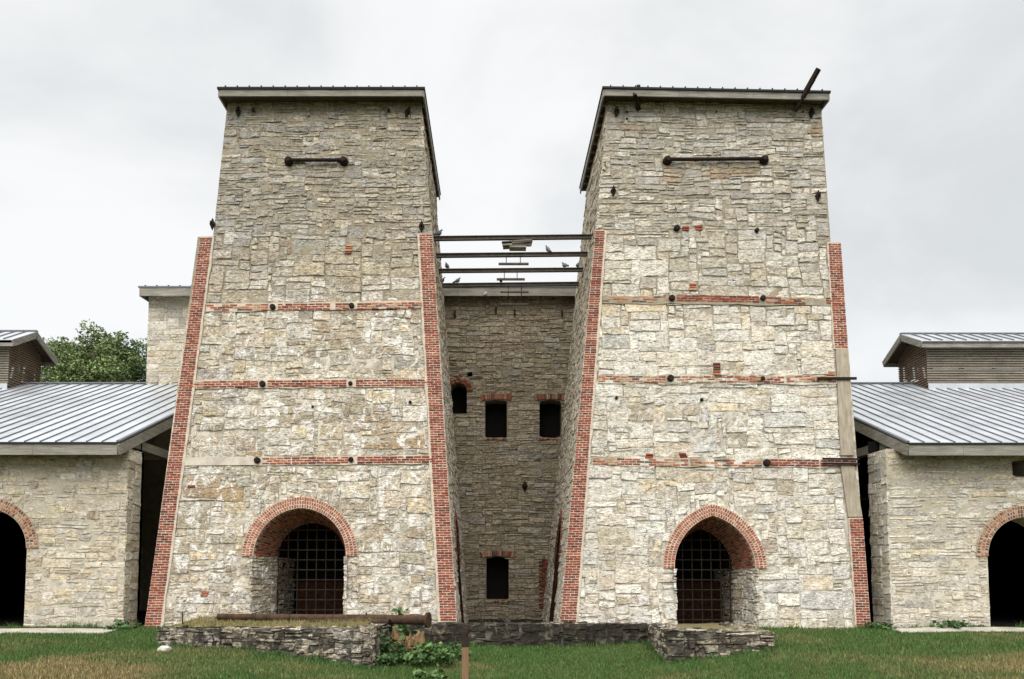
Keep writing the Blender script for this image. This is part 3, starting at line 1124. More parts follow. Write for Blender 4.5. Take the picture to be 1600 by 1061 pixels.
    def pal_any(r, u, v):
        k = smooth01((v + r.uniform(-.8, .8) - (vj - 1.9)) / 2.4)
        lo_, hi_ = T['pal_low'](r, u, v), T['pal_up'](r, u, v)
        c_ = [lerp(x, y, k) for x, y in zip(lo_, hi_)]
        for (ax, ay, bx_, by_) in T.get('rusty', ()):           # iron run-off below the old fixings
            p_, q_ = f.px(ax, by_), f.px(bx_, ay)
            if p_[0] < u < q_[0] and p_[1] < v < q_[1] and r.random() < .7:
                g_ = r.uniform(.3, .75); c_ = [lerp(x, y, g_) for x, y in zip(c_, (0.34, 0.215, 0.11))]
        return tuple(c_)
    stones(st, f, None, holes, pick_any, pal_any, T['seed'] + 1, joint=(0.012, 0.040), prot=lime, rough=0.0055, warp=0.065, jitter=0.027, region=reg, cu=T.get('cu', .1), cv=T.get('cv', .075))
    stones(st, flank, [(fpoly[0][0], 0), fpoly[1], fpoly[2], fpoly[3]], [side_ring], pick_up, T['pal_flank'], T['seed'] + 3,
           cu=0.13, cv=0.09, prot=(0.0, 0.028), rough=0.006)
    # -------- splayed doorway
    arch_ring(bricks, f, c, spring, hw, e, 3, 0.09, 0.066, 0.055, 'arch')
    ringbed_o = arch_line(c, spring, hw, e, 20, 0.30); ringbed_i = arch_line(c, spring, hw, e, 20, 0.0)
    RV = [f.p3(u, v, 0.047) for u, v in ringbed_i] + [f.p3(u, v, 0.047) for u, v in ringbed_o] + [f.p3(u, v, -0.05) for u, v in ringbed_o] + [f.p3(u, v, -0.05) for u, v in ringbed_i]
    n = len(ringbed_i)
    RF = [(i, n + i, n + i + 1, i + 1) for i in range(n - 1)] + [(n + i, 2 * n + i, 2 * n + i + 1, n + i + 1) for i in range(n - 1)]
    RF += [(3 * n + i, i, i + 1, 3 * n + i + 1) for i in range(n - 1)]
    obj('arch_mortar', RV, RF, M['mortar_white'], th)
    YI, YE = 22.35, 24.2
    hw2 = a['hw2']; c2 = c + a.get('dc', 0.0)
    z0 = f.p3(c, spring).z
    rise2 = a['rise2']; e2 = max(0.0, (rise2 * rise2 - hw2 * hw2) / (2 * hw2))
    sp2 = z0 + a.get('dsp', 0.0)
    l1 = arch_line(c, spring, hw, e, 24); l2 = arch_line(c2, sp2, hw2, e2, 24)
    zb = -0.5
    front_prof = [f.p3(c - hw, zb, 0)] + [f.p3(u, v, 0.0) for u, v in l1] + [f.p3(c + hw, zb, 0)]
    in_prof = [Vector((c2 - hw2, YI, zb))] + [Vector((u, YI, v)) for u, v in l2] + [Vector((c2 + hw2, YI, zb))]
    end_prof = [Vector((p.x, YE, p.z)) for p in in_prof]
    LV, LF = loft([front_prof, in_prof])
    obj('doorway_splay', LV, LF, M['mortar_tan'], th)
    LV, LF = loft([in_prof, end_prof])
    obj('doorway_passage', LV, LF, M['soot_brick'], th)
    # back of the passage: sooty lower wall, and a black face painting the shade above it
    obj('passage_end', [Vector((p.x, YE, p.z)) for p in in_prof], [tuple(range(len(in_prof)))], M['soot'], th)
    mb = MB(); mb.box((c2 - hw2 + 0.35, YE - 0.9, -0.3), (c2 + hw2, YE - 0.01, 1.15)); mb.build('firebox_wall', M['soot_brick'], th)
    # bricks of the splayed vault
    nrow = 50
    fa = [f.p3(u, v, 0.0) for u, v in arch_line(c, spring, hw, e, nrow // 2)]
    ia = [Vector((u, YI, v)) for u, v in arch_line(c2, sp2, hw2, e2, nrow // 2)]
    for i in range(len(fa) - 1):
        p0 = (fa[i] + fa[i + 1]) / 2; p1 = (ia[i] + ia[i + 1]) / 2
        d = (p1 - p0); Ld = d.length; d.normalize()
        tg = (fa[i + 1] - fa[i]).normalized()
        nn = d.cross(tg).normalized()
        if nn.z > 0 and i == len(fa) // 2: nn = -nn
        if nn.dot(Vector((c, p0.y, z0 + 0.3)) - p0) < 0: nn = -nn
        tg = nn.cross(d).normalized()
        w = ((fa[i + 1] - fa[i]).length + (ia[i + 1] - ia[i]).length) / 2
        nb = 7
        for j in range(nb):
            s0 = (j + (0.0 if i % 2 else 0.5)) / nb
            if s0 + 1 / nb > 1.02: continue
            pos = p0 + d * (Ld * (s0 + 0.5 / nb))
            wj = lerp((fa[i + 1] - fa[i]).length, (ia[i + 1] - ia[i]).length, s0 + 0.5 / nb)
            bricks.add(pos - nn * 0.02, d, tg, nn, Ld / nb - 0.014, wj - 0.016, 0.07, 'arch' if rng.random() < 0.55 else 'soot', weight=0.3)
    # stones of the jambs
    for sgn in (-1, 1):
        pa = f.p3(c + sgn * hw, 0, 0); pbv = Vector((c2 + sgn * hw2, YI, pa.z))
        uvec = (pbv - pa); uvec.z = 0
        if sgn > 0: jf = Face(pbv, -uvec, (0, 0, 1))
        else: jf = Face(pa, uvec, (0, 0, 1))
        W = uvec.length
        stones(st, jf, [(0.0, zb), (W, zb), (W, z0 - 0.01), (0.0, z0 - 0.01)], [], pick_up, T['pal_low'], T['seed'] + 30 + sgn, prot=(0.01, 0.03))
        pc = Vector((c2 + sgn * hw2, YE, 0))
        if sgn < 0: jf2 = Face(Vector((c2 - hw2, YI, 0)), (0, 1, 0), (0, 0, 1))
        else: jf2 = Face(pc, (0, -1, 0), (0, 0, 1))
        stones(st, jf2, [(0.05, zb), (YE - YI, zb), (YE - YI, z0 - 0.01), (0.05, z0 - 0.01)], [], pick_up, PAL_BACK, T['seed'] + 34 + sgn, prot=(0.01, 0.03))
    for (x0, y0, n_, kk) in T.get('accents', ()):
        p_ = f.px(x0, y0)
        for j in range(n_):
            bricks.add(f.p3(p_[0] + rng.uniform(-.02, .02), p_[1] + j * .072, 0.01), f.u, f.v, f.n, 0.19, 0.056, 0.09, kk)
    bricks.finish()
    st.finish()
    # -------- ironwork
    for (x, y, rot) in T['plates']: diamond_plate(f, x, y, th, rot=rot)
    for (x, y, r, out) in T['bolts']: bolt(f, x, y, th, r, out)
    (x0, y0, x1, y1) = T['rod']
    p, q = f.px(x0, y0), f.px(x1, y1)
    mb = MB(); mb.tube([f.p3(p[0], p[1], 0.12), f.p3(q[0], q[1], 0.12)], 0.05, 10)
    rod = mb.build('tie_rod', M['iron'], th, smooth=True)
    for w in (p, q):
        mb = MB(); mb.tube([f.p3(w[0], w[1], 0.02), f.p3(w[0], w[1], 0.10), f.p3(w[0], w[1], 0.2)], [0.13, 0.12, 0.07], 12)
        mb.build('round_washer', M['iron'], rod)
    for (x0, y0, x1, y1, w, h0, h1) in T['stubs']:
        p, q = f.px(x0, y0), f.px(x1, y1)
        mb = MB(); mb.bar(f.p3(p[0], p[1], h0 - 0.2), f.p3(q[0], q[1], h1), w, w * 1.2)
        mb.build('iron_bracket', M['iron'], th)
    # -------- roof
    R = T['roof']
    YF, YK = 21.72, 28.0
    fl, fr = at(R['x0'], R['y'], YF), at(R['x1'], R['y2'], YF)
    zk = at(R['xb'], R['yb'], YK).z + 0.12
    th_b = 0.215
    mb = MB()                                    # soffit boards
    mb.hexa([(fl.x, YF, fl.z - 0.12), (fr.x, YF, fr.z - 0.12), (fr.x, YK, zk - 0.12), (fl.x, YK, zk - 0.12),
             (fl.x, YF, fl.z - 0.03), (fr.x, YF, fr.z - 0.03), (fr.x, YK, zk - 0.03), (fl.x, YK, zk - 0.03)])
    roof = mb.build('roof', M['wood_dark'], th)
    mb = MB()
    mb.hexa([(fl.x - .06, YF - .09, fl.z - 0.027), (fr.x + .06, YF - .09, fr.z - 0.027), (fr.x + .06, YK + .05, zk - 0.027), (fl.x - .06, YK + .05, zk - 0.027),
             (fl.x - .06, YF - .09, fl.z + 0.03), (fr.x + .06, YF - .09, fr.z + 0.03), (fr.x + .06, YK + .05, zk + 0.03), (fl.x - .06, YK + .05, zk + 0.03)])
    mb.build('roof_sheet', M['roof_edge'], roof)
    npl = 3
    for i in range(npl):
        xa, xb = lerp(fl.x, fr.x, i / npl), lerp(fl.x, fr.x, (i + 1) / npl)
        za, zb_ = lerp(fl.z, fr.z, i / npl), lerp(fl.z, fr.z, (i + 1) / npl)
        mb = MB(); mb.hexa([(xa + .003, YF - .05, za - th_b), (xb - .003, YF - .05, zb_ - th_b), (xb - .003, YF - .003, zb_ - th_b), (xa + .003, YF - .003, za - th_b),
                            (xa + .003, YF - .05, za - .029), (xb - .003, YF - .05, zb_ - .029), (xb - .003, YF - .003, zb_ - .029), (xa + .003, YF - .003, za - .029)])
        mb.build('fascia_board', M['wood_x'], roof)
    for X, z0_, sg in ((fl.x, fl.z, -1), (fr.x, fr.z, 1)):
        mb = MB(); mb.bar((X + sg * 0.02, YF - .04, z0_ - 0.135), (X + sg * 0.02, YK, zk - 0.135), 0.04, 0.2); mb.build('barge_board', M['wood_y'], roof)
    nrib = int((fr.x - fl.x) / 0.355)
    for i in range(nrib + 1):
        t = (i + 0.5) / (nrib + 1)
        X = lerp(fl.x, fr.x, t); z = lerp(fl.z, fr.z, t)
        mb = MB(); mb.bar((X, YF - .085, z + 0.05), (X, YK, zk + 0.05), 0.03, 0.05); mb.build('roof_seam', M['roof_edge'], roof)
    wall_in = f.p3(*(utr if inner_right else utl)).x
    edge = fr.x if inner_right else fl.x
    for i in range(11):
        Y = lerp(YF + 0.5, YK - 0.2, i / 10)
        z = lerp(fl.z, zk, (Y - YF) / (YK - YF)) - 0.17
        mb = MB(); mb.bar((edge, Y, z), (wall_in - s * 0.6, Y, z), 0.05, 0.09); mb.build('lookout', M['wood_y'], roof)
    # brick dentils under the eaves
    return th, f, flank


TA = dict(bl=(226, 985), br=(714, 970), tl=(309, 370), tr=(677, 366), up=[(333, 369), (676, 366), (356, 156), (657, 156)],
          infill=[(254, 985), (685.5, 970), (652.5, 370), (336, 372)],
          inner='right', seed=11, mortar='mortar_a', stone='stone_tower_a', pal_low=PAL_A_LOW, pal_up=_dark(PAL_A_UP, 0.92), pal_flank=PAL_FLANK, flush=(0.0, 0.028),
          arch=dict(cx=468.5, sy=869, x0=396, x1=541, ay=794, hw2=0.96, rise2=1.0, dsp=-0.05),
          pil=[dict(kind='brick', p=[(226, 985), (251, 985), (333, 371), (314, 371)], wide=(0.0, 0.055)),
               dict(kind='brick', p=[(688, 971), (713.5, 970), (675.5, 367), (655, 367)], wide=(0.055, 0.0))],
          bands=[dict(bed=(322, 487, 660, 482), runs=[(322, 487, 420, 486, 'mixed', 0.08), (434, 486, 516, 485, 'new', 0.0), (524, 485, 546, 485, 'mixed', 0), (558, 485, 660, 483, 'mixed', 0.1)]),
                 dict(bed=(297, 607, 676, 604), runs=[(297, 607, 318, 607, 'old', 0), (318, 607, 404, 606, 'new', 0), (418, 606, 542, 605, 'new', 0), (556, 605, 676, 604, 'new', 0)]),
                 dict(bed=(398, 727, 684, 724), runs=[(410, 727, 455, 726, 'mixed', 0.25), (456, 726, 545, 725, 'new', 0), (558, 725, 684, 724, 'new', 0)])],
          plates=[(373, 176, 0), (637, 177, -0.35), (333, 352, 0), (659, 355, 0)],
          bolts=[(427, 481, 0.08, 0.1), (550, 479, 0.075, 0.1), (411, 601, 0.085, 0.1), (548, 600, 0.06, 0.08), (403, 720, 0.085, 0.1), (549, 719, 0.07, 0.1), (641, 629, 0.04, .07), (489, 636, 0.035, .05)],
          rusty=[(310, 740, 372, 775), (420, 372, 470, 400), (385, 690, 440, 712), (560, 640, 640, 700)],
          accents=[(545, 396, 4, 'old'), (320, 930, 2, 'old'), (300, 760, 1, 'old')],
          rod=(452, 254, 538, 254),
          stubs=[(393, 168, 398, 176, 0.07, 0.0, 0.15), (606, 167, 608, 176, 0.07, 0.0, 0.12)],
          roof=dict(x0=344, x1=661, y=140, y2=140, xb=684, yb=308))
TB = dict(bl=(875, 972), br=(1360, 987), tl=(931, 361), tr=(1313, 380), up=[(931, 362), (1298, 379), (950, 158), (1283, 164)],
          infill=[(902.5, 972), (1335.5, 987), (1290.5, 380), (947.5, 362)],
          inner='left', seed=23, cu=0.113, cv=0.084, mortar='mortar_b', stone='stone_tower_b', pal_low=PAL_B_LOW, pal_up=_dark(PAL_B_UP, 0.95), pal_flank=PAL_FLANK, flush=(0.002, 0.03),
          arch=dict(cx=1117, sy=888, x0=1053.5, x1=1180, ay=806, hw2=0.86, rise2=1.15, dsp=-0.05),
          pil=[dict(kind='brick', p=[(875, 972), (900, 972), (945, 362), (930, 361)], wide=(0.0, 0.055)),
               dict(kind='brick', p=[(1338, 986), (1360, 986), (1347, 810), (1326, 810)], wide=(0.03, 0.0)),
               dict(kind='brick', p=[(1303, 545), (1324, 545), (1313, 380), (1293, 380)], wide=(0.03, 0.0))],
          bands=[dict(bed=(941, 474, 1310, 478), bedmat='mortar_b', runs=[(941, 473, 1044, 474, 'old', 0.2), (1057, 472, 1186, 474, 'new', 0.0), (1196, 475, 1258, 477, 'mixed', 0.2), (1290, 476, 1312, 477, 'new', 0)]),
                 dict(bed=(934, 598, 1310, 600), bedmat='mortar_b', runs=[(934, 598, 1040, 599, 'old', 0.1), (1052, 599, 1170, 599, 'old', 0.2), (1170, 598, 1225, 600, 'mixed', 0.15), (1228, 598, 1306, 599, 'mixed', 0.1)]),
                 dict(bed=(924, 727, 1338, 731), bedmat='mortar_b', runs=[(926, 727, 1075, 729, 'old', 0.1), (1078, 729, 1190, 730, 'old', 0.12), (1203, 729, 1280, 730, 'new', 0), (1281, 730, 1338, 731, 'new', 0)])],
          plates=[(963, 176, -0.12), (1267, 178, -0.08), (958, 300, -0.05), (1277, 308, -0.12)],
          bolts=[(1057, 358, 0.085, 0.1), (1182, 361, 0.06, 0.08), (1049, 467, 0.085, 0.1), (1191, 467, 0.075, 0.1), (1047, 592, 0.09, 0.1), (1191, 592, 0.06, 0.06), (1197, 724, 0.1, 0.1),
                 (979, 176, .025, .05), (979, 187, .025, .05), (1254, 176, .025, .05), (1254, 190, .025, .05), (1119, 176, .025, .05), (963, 622, .04, .05), (1096, 625, .045, .05)],
          rusty=[(1085, 256, 1190, 280), (985, 178, 1002, 215), (1268, 182, 1280, 215), (1040, 256, 1056, 290)],
          accents=[(1121, 589, 6, 'old'), (1071, 360, 2, 'old'), (1092, 359, 2, 'old'), (1014, 715, 2, 'new'), (1067, 714, 2, 'new'), (1299, 586, 2, 'old'), (1082, 453, 3, 'old')],
          rod=(1042, 253, 1193, 252),
          stubs=[(997, 175, 993, 152, 0.10, 0.0, 0.5), (1241, 175, 1262, 138, 0.10, 0.0, 0.8)],
          roof=dict(x0=944, x1=1293, y=139, y2=146, xb=907, yb=298))
tower_a, _, flank_a = build_tower('stone_tower', 'battered stone tower with a round-arched barred doorway', TA)
tower_b, _, flank_b = build_tower('stone_tower', 'battered stone tower with a pointed-arch doorway and a timber corner post', TB)

# smooth rendered stone strip that continues the lowest brick course of the left tower
f = FRONT
p = [f.px(*q) for q in ((281, 728), (398, 727), (398, 714), (282, 715))]
strip('stone_lintel', f, p, plain('smooth_render', (0.50, 0.45, 0.37), 0.9, 0.2, 0, 0.45, 3), tower_a, -0.03, 0.04)
# timber post that replaces the brick corner of the right tower
for (x0, x1, y0, x2, x3, y1) in ((1305, 1324, 546, 1312, 1333, 712), (1312.6, 1333.4, 729, 1324, 1346, 808)):
    a, b, c_, d = f.px(x2, y1), f.px(x3, y1), f.px(x1, y0), f.px(x0, y0)
    strip('timber_post', f, [a, b, c_, d], M['wood_z'], tower_b, -0.25, 0.06)
a, b = f.px(1275, 593), f.px(1336, 593)
mb = MB(); mb.bar(f.p3(a[0], a[1], 0.09), f.p3(b[0], b[1], 0.09), 0.04, 0.07); mb.build('iron_strap', M['iron'], tower_b)
for y in (718.5, 726):
    a, b = f.px(1283, y - .5), f.px(1340, y + .3)
    mb = MB(); mb.bar(f.p3(a[0], a[1], 0.1), f.p3(b[0], b[1], 0.1), 0.04, 0.05); mb.build('iron_strap', M['iron'], tower_b)

# tall rusted rail stubs poking above the right tower's eaves
for (x0, y0, x1, y1) in ((997, 172, 990, 147), (1241, 174, 1270, 124)):
    p0, p1 = at(x0, y0, 21.9), at(x1, y1, 21.35)
    mb = MB(); mb.bar(p0, p1, 0.05, 0.10); mb.bar(p0 + Vector((.05, 0, 0)), p1 + Vector((.05, 0, 0)), 0.07, 0.03)
    mb.build('iron_rail', M['iron'], tower_b)


# ------------------------------------------------------------------ iron grilles
def grille(label, T, hw2, rise2, dsp):
    f = FRONT
    a = T['arch']
    c, spring = f.px(a['cx'], a['sy']); z0 = f.p3(c, spring).z + dsp
    e2 = max(0.0, (rise2 ** 2 - hw2 ** 2) / (2 * hw2)); R = hw2 + e2
    Y = 22.25
    th = thing('iron_grille', label, 'grille', (c, Y, 0.0), 'barred doorways')
    x = -hw2 + 0.06
    while x < hw2:
        top = z0 + math.sqrt(max(0.0, R * R - (abs(x) + e2) ** 2)) - 0.02
        mb = MB(); mb.tube([(c + x, Y, -0.02), (c + x, Y, top)], 0.017, 6); mb.build('vertical_bar', M['grille'], th)
        x += 0.262
    z = 0.12
    while z < z0 + rise2 - 0.1:
        if z < z0: w = hw2 - 0.03
        else: w = math.sqrt(max(0.0, R * R - (z - z0) ** 2)) - e2
        mb = MB(); mb.bar((c - w, Y - .026, z), (c + w, Y - .026, z), 0.012, 0.03); mb.build('cross_bar', M['grille'], th)
        z += 0.275


grille('rusty iron grille in the round-arched doorway', TA, 0.96, 1.0, -0.05)
grille('rusty iron grille in the pointed-arch doorway', TB, 0.86, 1.15, -0.05)

# ================================================================== BUILDING BEHIND
BY = 29.0
BF = Face((0, BY, 0), (1, 0, 0), (0, 0, 1))
bz = at(780, 462, BY).z
bx0 = at(231, 520, BY).x
back = thing('stone_building', 'tall brown stone building behind and between the two towers', 'building', (-1.5, 33, 0))
openings = []                       # (polygon, depth)


def rect_px(face, x0, y0, x1, y1):
    a, b = face.px(x0, y1), face.px(x1, y0)
    return [(a[0], a[1]), (b[0], a[1]), (b[0], b[1]), (a[0], b[1])]


wins = [rect_px(BF, 758, 627, 792, 684), rect_px(BF, 843, 627, 877, 684), rect_px(BF, 760, 872, 795, 937), rect_px(BF, 730, 581, 738, 588)]
for r_ in wins[:3]:                # slightly cambered heads
    r_.insert(3, ((r_[2][0] + r_[0][0]) / 2, r_[2][1] + 0.06))
ac, asp = BF.px(716, 612)
arch_b = arch_hole(ac, asp, 0.32, 0.0, bottom=BF.px(716, 648)[1])
arch_b_ring = arch_hole(ac, asp, 0.32, 0.0, extra=0.22, bottom=BF.px(716, 648)[1])
hole_list = [poly_hole(w) for w in wins] + [arch_b]
wall_poly = [(bx0, -0.4), (9.0, -0.4), (9.0, bz), (bx0, bz)]
P1_, F1_ = wall_sheet(BF, [(-3.2, -0.4), (4.0, -0.4), (4.0, bz), (-3.2, bz)], hole_list, None, cell=0.06, amp=0.02, seed=3)
obj('wall_face', P1_, F1_, M['mortar_back'], back, smooth=True)
P1_, F1_ = wall_sheet(BF, [(bx0, 5.5), (-3.2, 5.5), (-3.2, bz), (bx0, bz)], [], None, cell=0.16, amp=0.02, seed=3)
obj('wall_face', P1_, F1_, M['mortar_shed'], back, smooth=True)
mb = MB()
mb.add([(bx0, BY, -.4), (-3.2, BY, -.4), (-3.2, BY, 5.5), (bx0, BY, 5.5)], [(0, 1, 2, 3)])
mb.add([(4.0, BY, -.4), (9.0, BY, -.4), (9.0, BY, bz), (4.0, BY, bz)], [(0, 1, 2, 3)])
mb.add([(bx0, BY, -.4), (bx0, BY + 9, -.4), (bx0, BY + 9, bz), (bx0, BY, bz)], [(0, 3, 2, 1)])
mb.add([(9, BY, -.4), (9, BY + 9, -.4), (9, BY + 9, bz), (9, BY, bz)], [(0, 1, 2, 3)])
mb.add([(bx0, BY + 9, -.4), (9, BY + 9, -.4), (9, BY + 9, bz), (bx0, BY + 9, bz)], [(0, 3, 2, 1)])
mb.build('wall_core', M['mortar_back'], back)
bst = Pieces(back, 'stone', M['stone_back'], 300)
lint = []
for (x0, y0, x1, y1) in ((752, 618, 800, 628), (836, 618, 883, 628), (750, 864, 805, 873)):
    lint.append(poly_hole(rect_px(BF, x0, y0, x1, y1)))
stones(bst, BF, [(-3.0, -0.3), (3.8, -0.3), (3.8, bz), (-3.0, bz)], [poly_hole(w) for w in wins] + [arch_b_ring] + lint, pick_thin, _dark(PAL_BACK, 0.95), 51,
       cu=0.12, cv=0.085, prot=(0.006, 0.04), rough=0.008, joint=(.014, .034))
bst.finish()
bst = Pieces(back, 'stone', M['stone_shed'], 300)
stones(bst, BF, [(bx0, 7.2), (-10.4, 7.2), (-10.4, bz), (bx0, bz)], [], pick_up, PAL_SHED_B, 52, cu=0.13, cv=0.1, prot=(0.004, 0.026), rough=0.005)
bst.finish()
bb = Bricks(back, 300)
for (x0, x1, y) in ((752, 800, 625), (836, 883, 625), (750, 805, 870)):
    a, b = BF.px(x0, y), BF.px(x1, y)
    n = int((b[0] - a[0]) / 0.068)
    for i in range(n):
        t = (i + 0.5) / n
        cam_ = 0.07 * (1 - (2 * t - 1) ** 2)
        lean = (t - 0.5) * 0.5
        up = (BF.v + BF.u * lean).normalized(); al = up.cross(BF.n).normalized()
        bb.add(BF.p3(lerp(a[0], b[0], t), a[1] + 0.06 + cam_, 0.01), up, BF.n.cross(up).normalized(), BF.n, 0.2, 0.055, 0.1, 'soot' if rng.random() < .4 else 'old')
arch_ring(bb, BF, ac, asp, 0.32, 0.0, 2, 0.1, 0.068, 0.06, 'old')
for (x0, x1, y) in ((757, 793, 686), (842, 878, 686), (759, 797, 940)):
    a, b = BF.px(x0, y), BF.px(x1, y)
    n = 9
    for i in range(n):
        bb.add(BF.p3(lerp(a[0], b[0], (i + .5) / n), a[1], 0.0), BF.u, BF.v, BF.n, (b[0] - a[0]) / n - .012, 0.06, 0.14, 'old')
for j in range(26):                                   # patch of brick low on the right
    z = 0.15 + j * 0.068
    for i in range(2):
        x = BF.px(846, 900)[0] + (i + (0.5 if j % 2 else 0)) * 0.2
        bb.add(BF.p3(x, z, 0.03), BF.u, BF.v, BF.n, 0.19, 0.055, 0.1, 'soot' if rng.random() < .6 else 'new')
bb.finish()
for w in wins + [[(ac - .32, BF.px(716, 648)[1]), (ac + .32, BF.px(716, 648)[1])] + list(reversed(arch_line(ac, asp, 0.32, 0, 8)))]:
    n = len(w)
    V = [BF.p3(u, v, 0.0) for u, v in w] + [BF.p3(u, v, -0.7) for u, v in w]
    F = [(i, (i + 1) % n, n + (i + 1) % n, n + i) for i in range(n)]
    o = obj('window_reveal', V, F, M['mortar_back'], back)
    obj('window_dark', [BF.p3(u, v, -0.69) for u, v in w], [tuple(range(n))], M['soot'], o)  # black panel in place of the shade behind the window
diamond_plate(BF, 820, 760, back, 0.22, 0.46)
for (x, y) in ((711, 491), (804, 490), (878, 491), (775, 486)):
    u, v = BF.px(x, y)
    mb = MB(); mb.bar(BF.p3(u, v - .12, 0.08), BF.p3(u, v + .12, 0.08), 0.05, 0.06); mb.build('iron_hook', M['iron'], back)
# roof edge
yf = BY - 0.45
e0, e1 = at(219, 449, yf), at(905, 449, yf)
mb = MB(); mb.hexa([(e0.x, yf, e0.z - .1), (9.4, yf, e0.z - .1), (9.4, BY + 9.3, e0.z + .5), (e0.x, BY + 9.3, e0.z + .5), (e0.x, yf, e0.z - .03), (9.4, yf, e0.z - .03), (9.4, BY + 9.3, e0.z + .6), (e0.x, BY + 9.3, e0.z + .6)])
broof = mb.build('roof', M['wood_dark'], back)
mb = MB(); mb.hexa([(e0.x - .05, yf - .07, e0.z - .027), (9.4, yf - .07, e0.z - .027), (9.4, BY + 9.3, e0.z + .603), (e0.x - .05, BY + 9.3, e0.z + .603), (e0.x - .05, yf - .07, e0.z + .03), (9.4, yf - .07, e0.z + .03), (9.4, BY + 9.3, e0.z + .66), (e0.x - .05, BY + 9.3, e0.z + .66)])
mb.build('roof_sheet', M['seam'], broof)
xs = [e0.x, e0.x + 2.9, e0.x + 5.8, e0.x + 8.7, e0.x + 11.6, e0.x + 13.9, e0.x + 17.0, 9.4]
for i in range(len(xs) - 1):
    mb = MB(); mb.box((xs[i] + .004, yf - .05, e0.z - .33), (xs[i + 1] - .004, yf - .003, e0.z - .03)); mb.build('fascia_board', M['wood_x'], broof)
mb = MB(); mb.bar((e0.x, yf, e0.z - .18), (e0.x, BY + 6, e0.z + .2), 0.05, 0.3); mb.build('barge_board', M['wood_y'], broof)
nr_ = int((9.4 - e0.x) / 0.42)
for i in range(nr_):
    X = e0.x + 0.2 + i * 0.42
    mb = MB(); mb.bar((X, yf - .06, e0.z + .05), (X, BY + 8, e0.z + .62), 0.03, 0.04); mb.build('roof_seam', M['roof_edge'], broof)

# ================================================================== SHEDS
EY, WY, SLOPE = 20.3, 20.9, 0.405


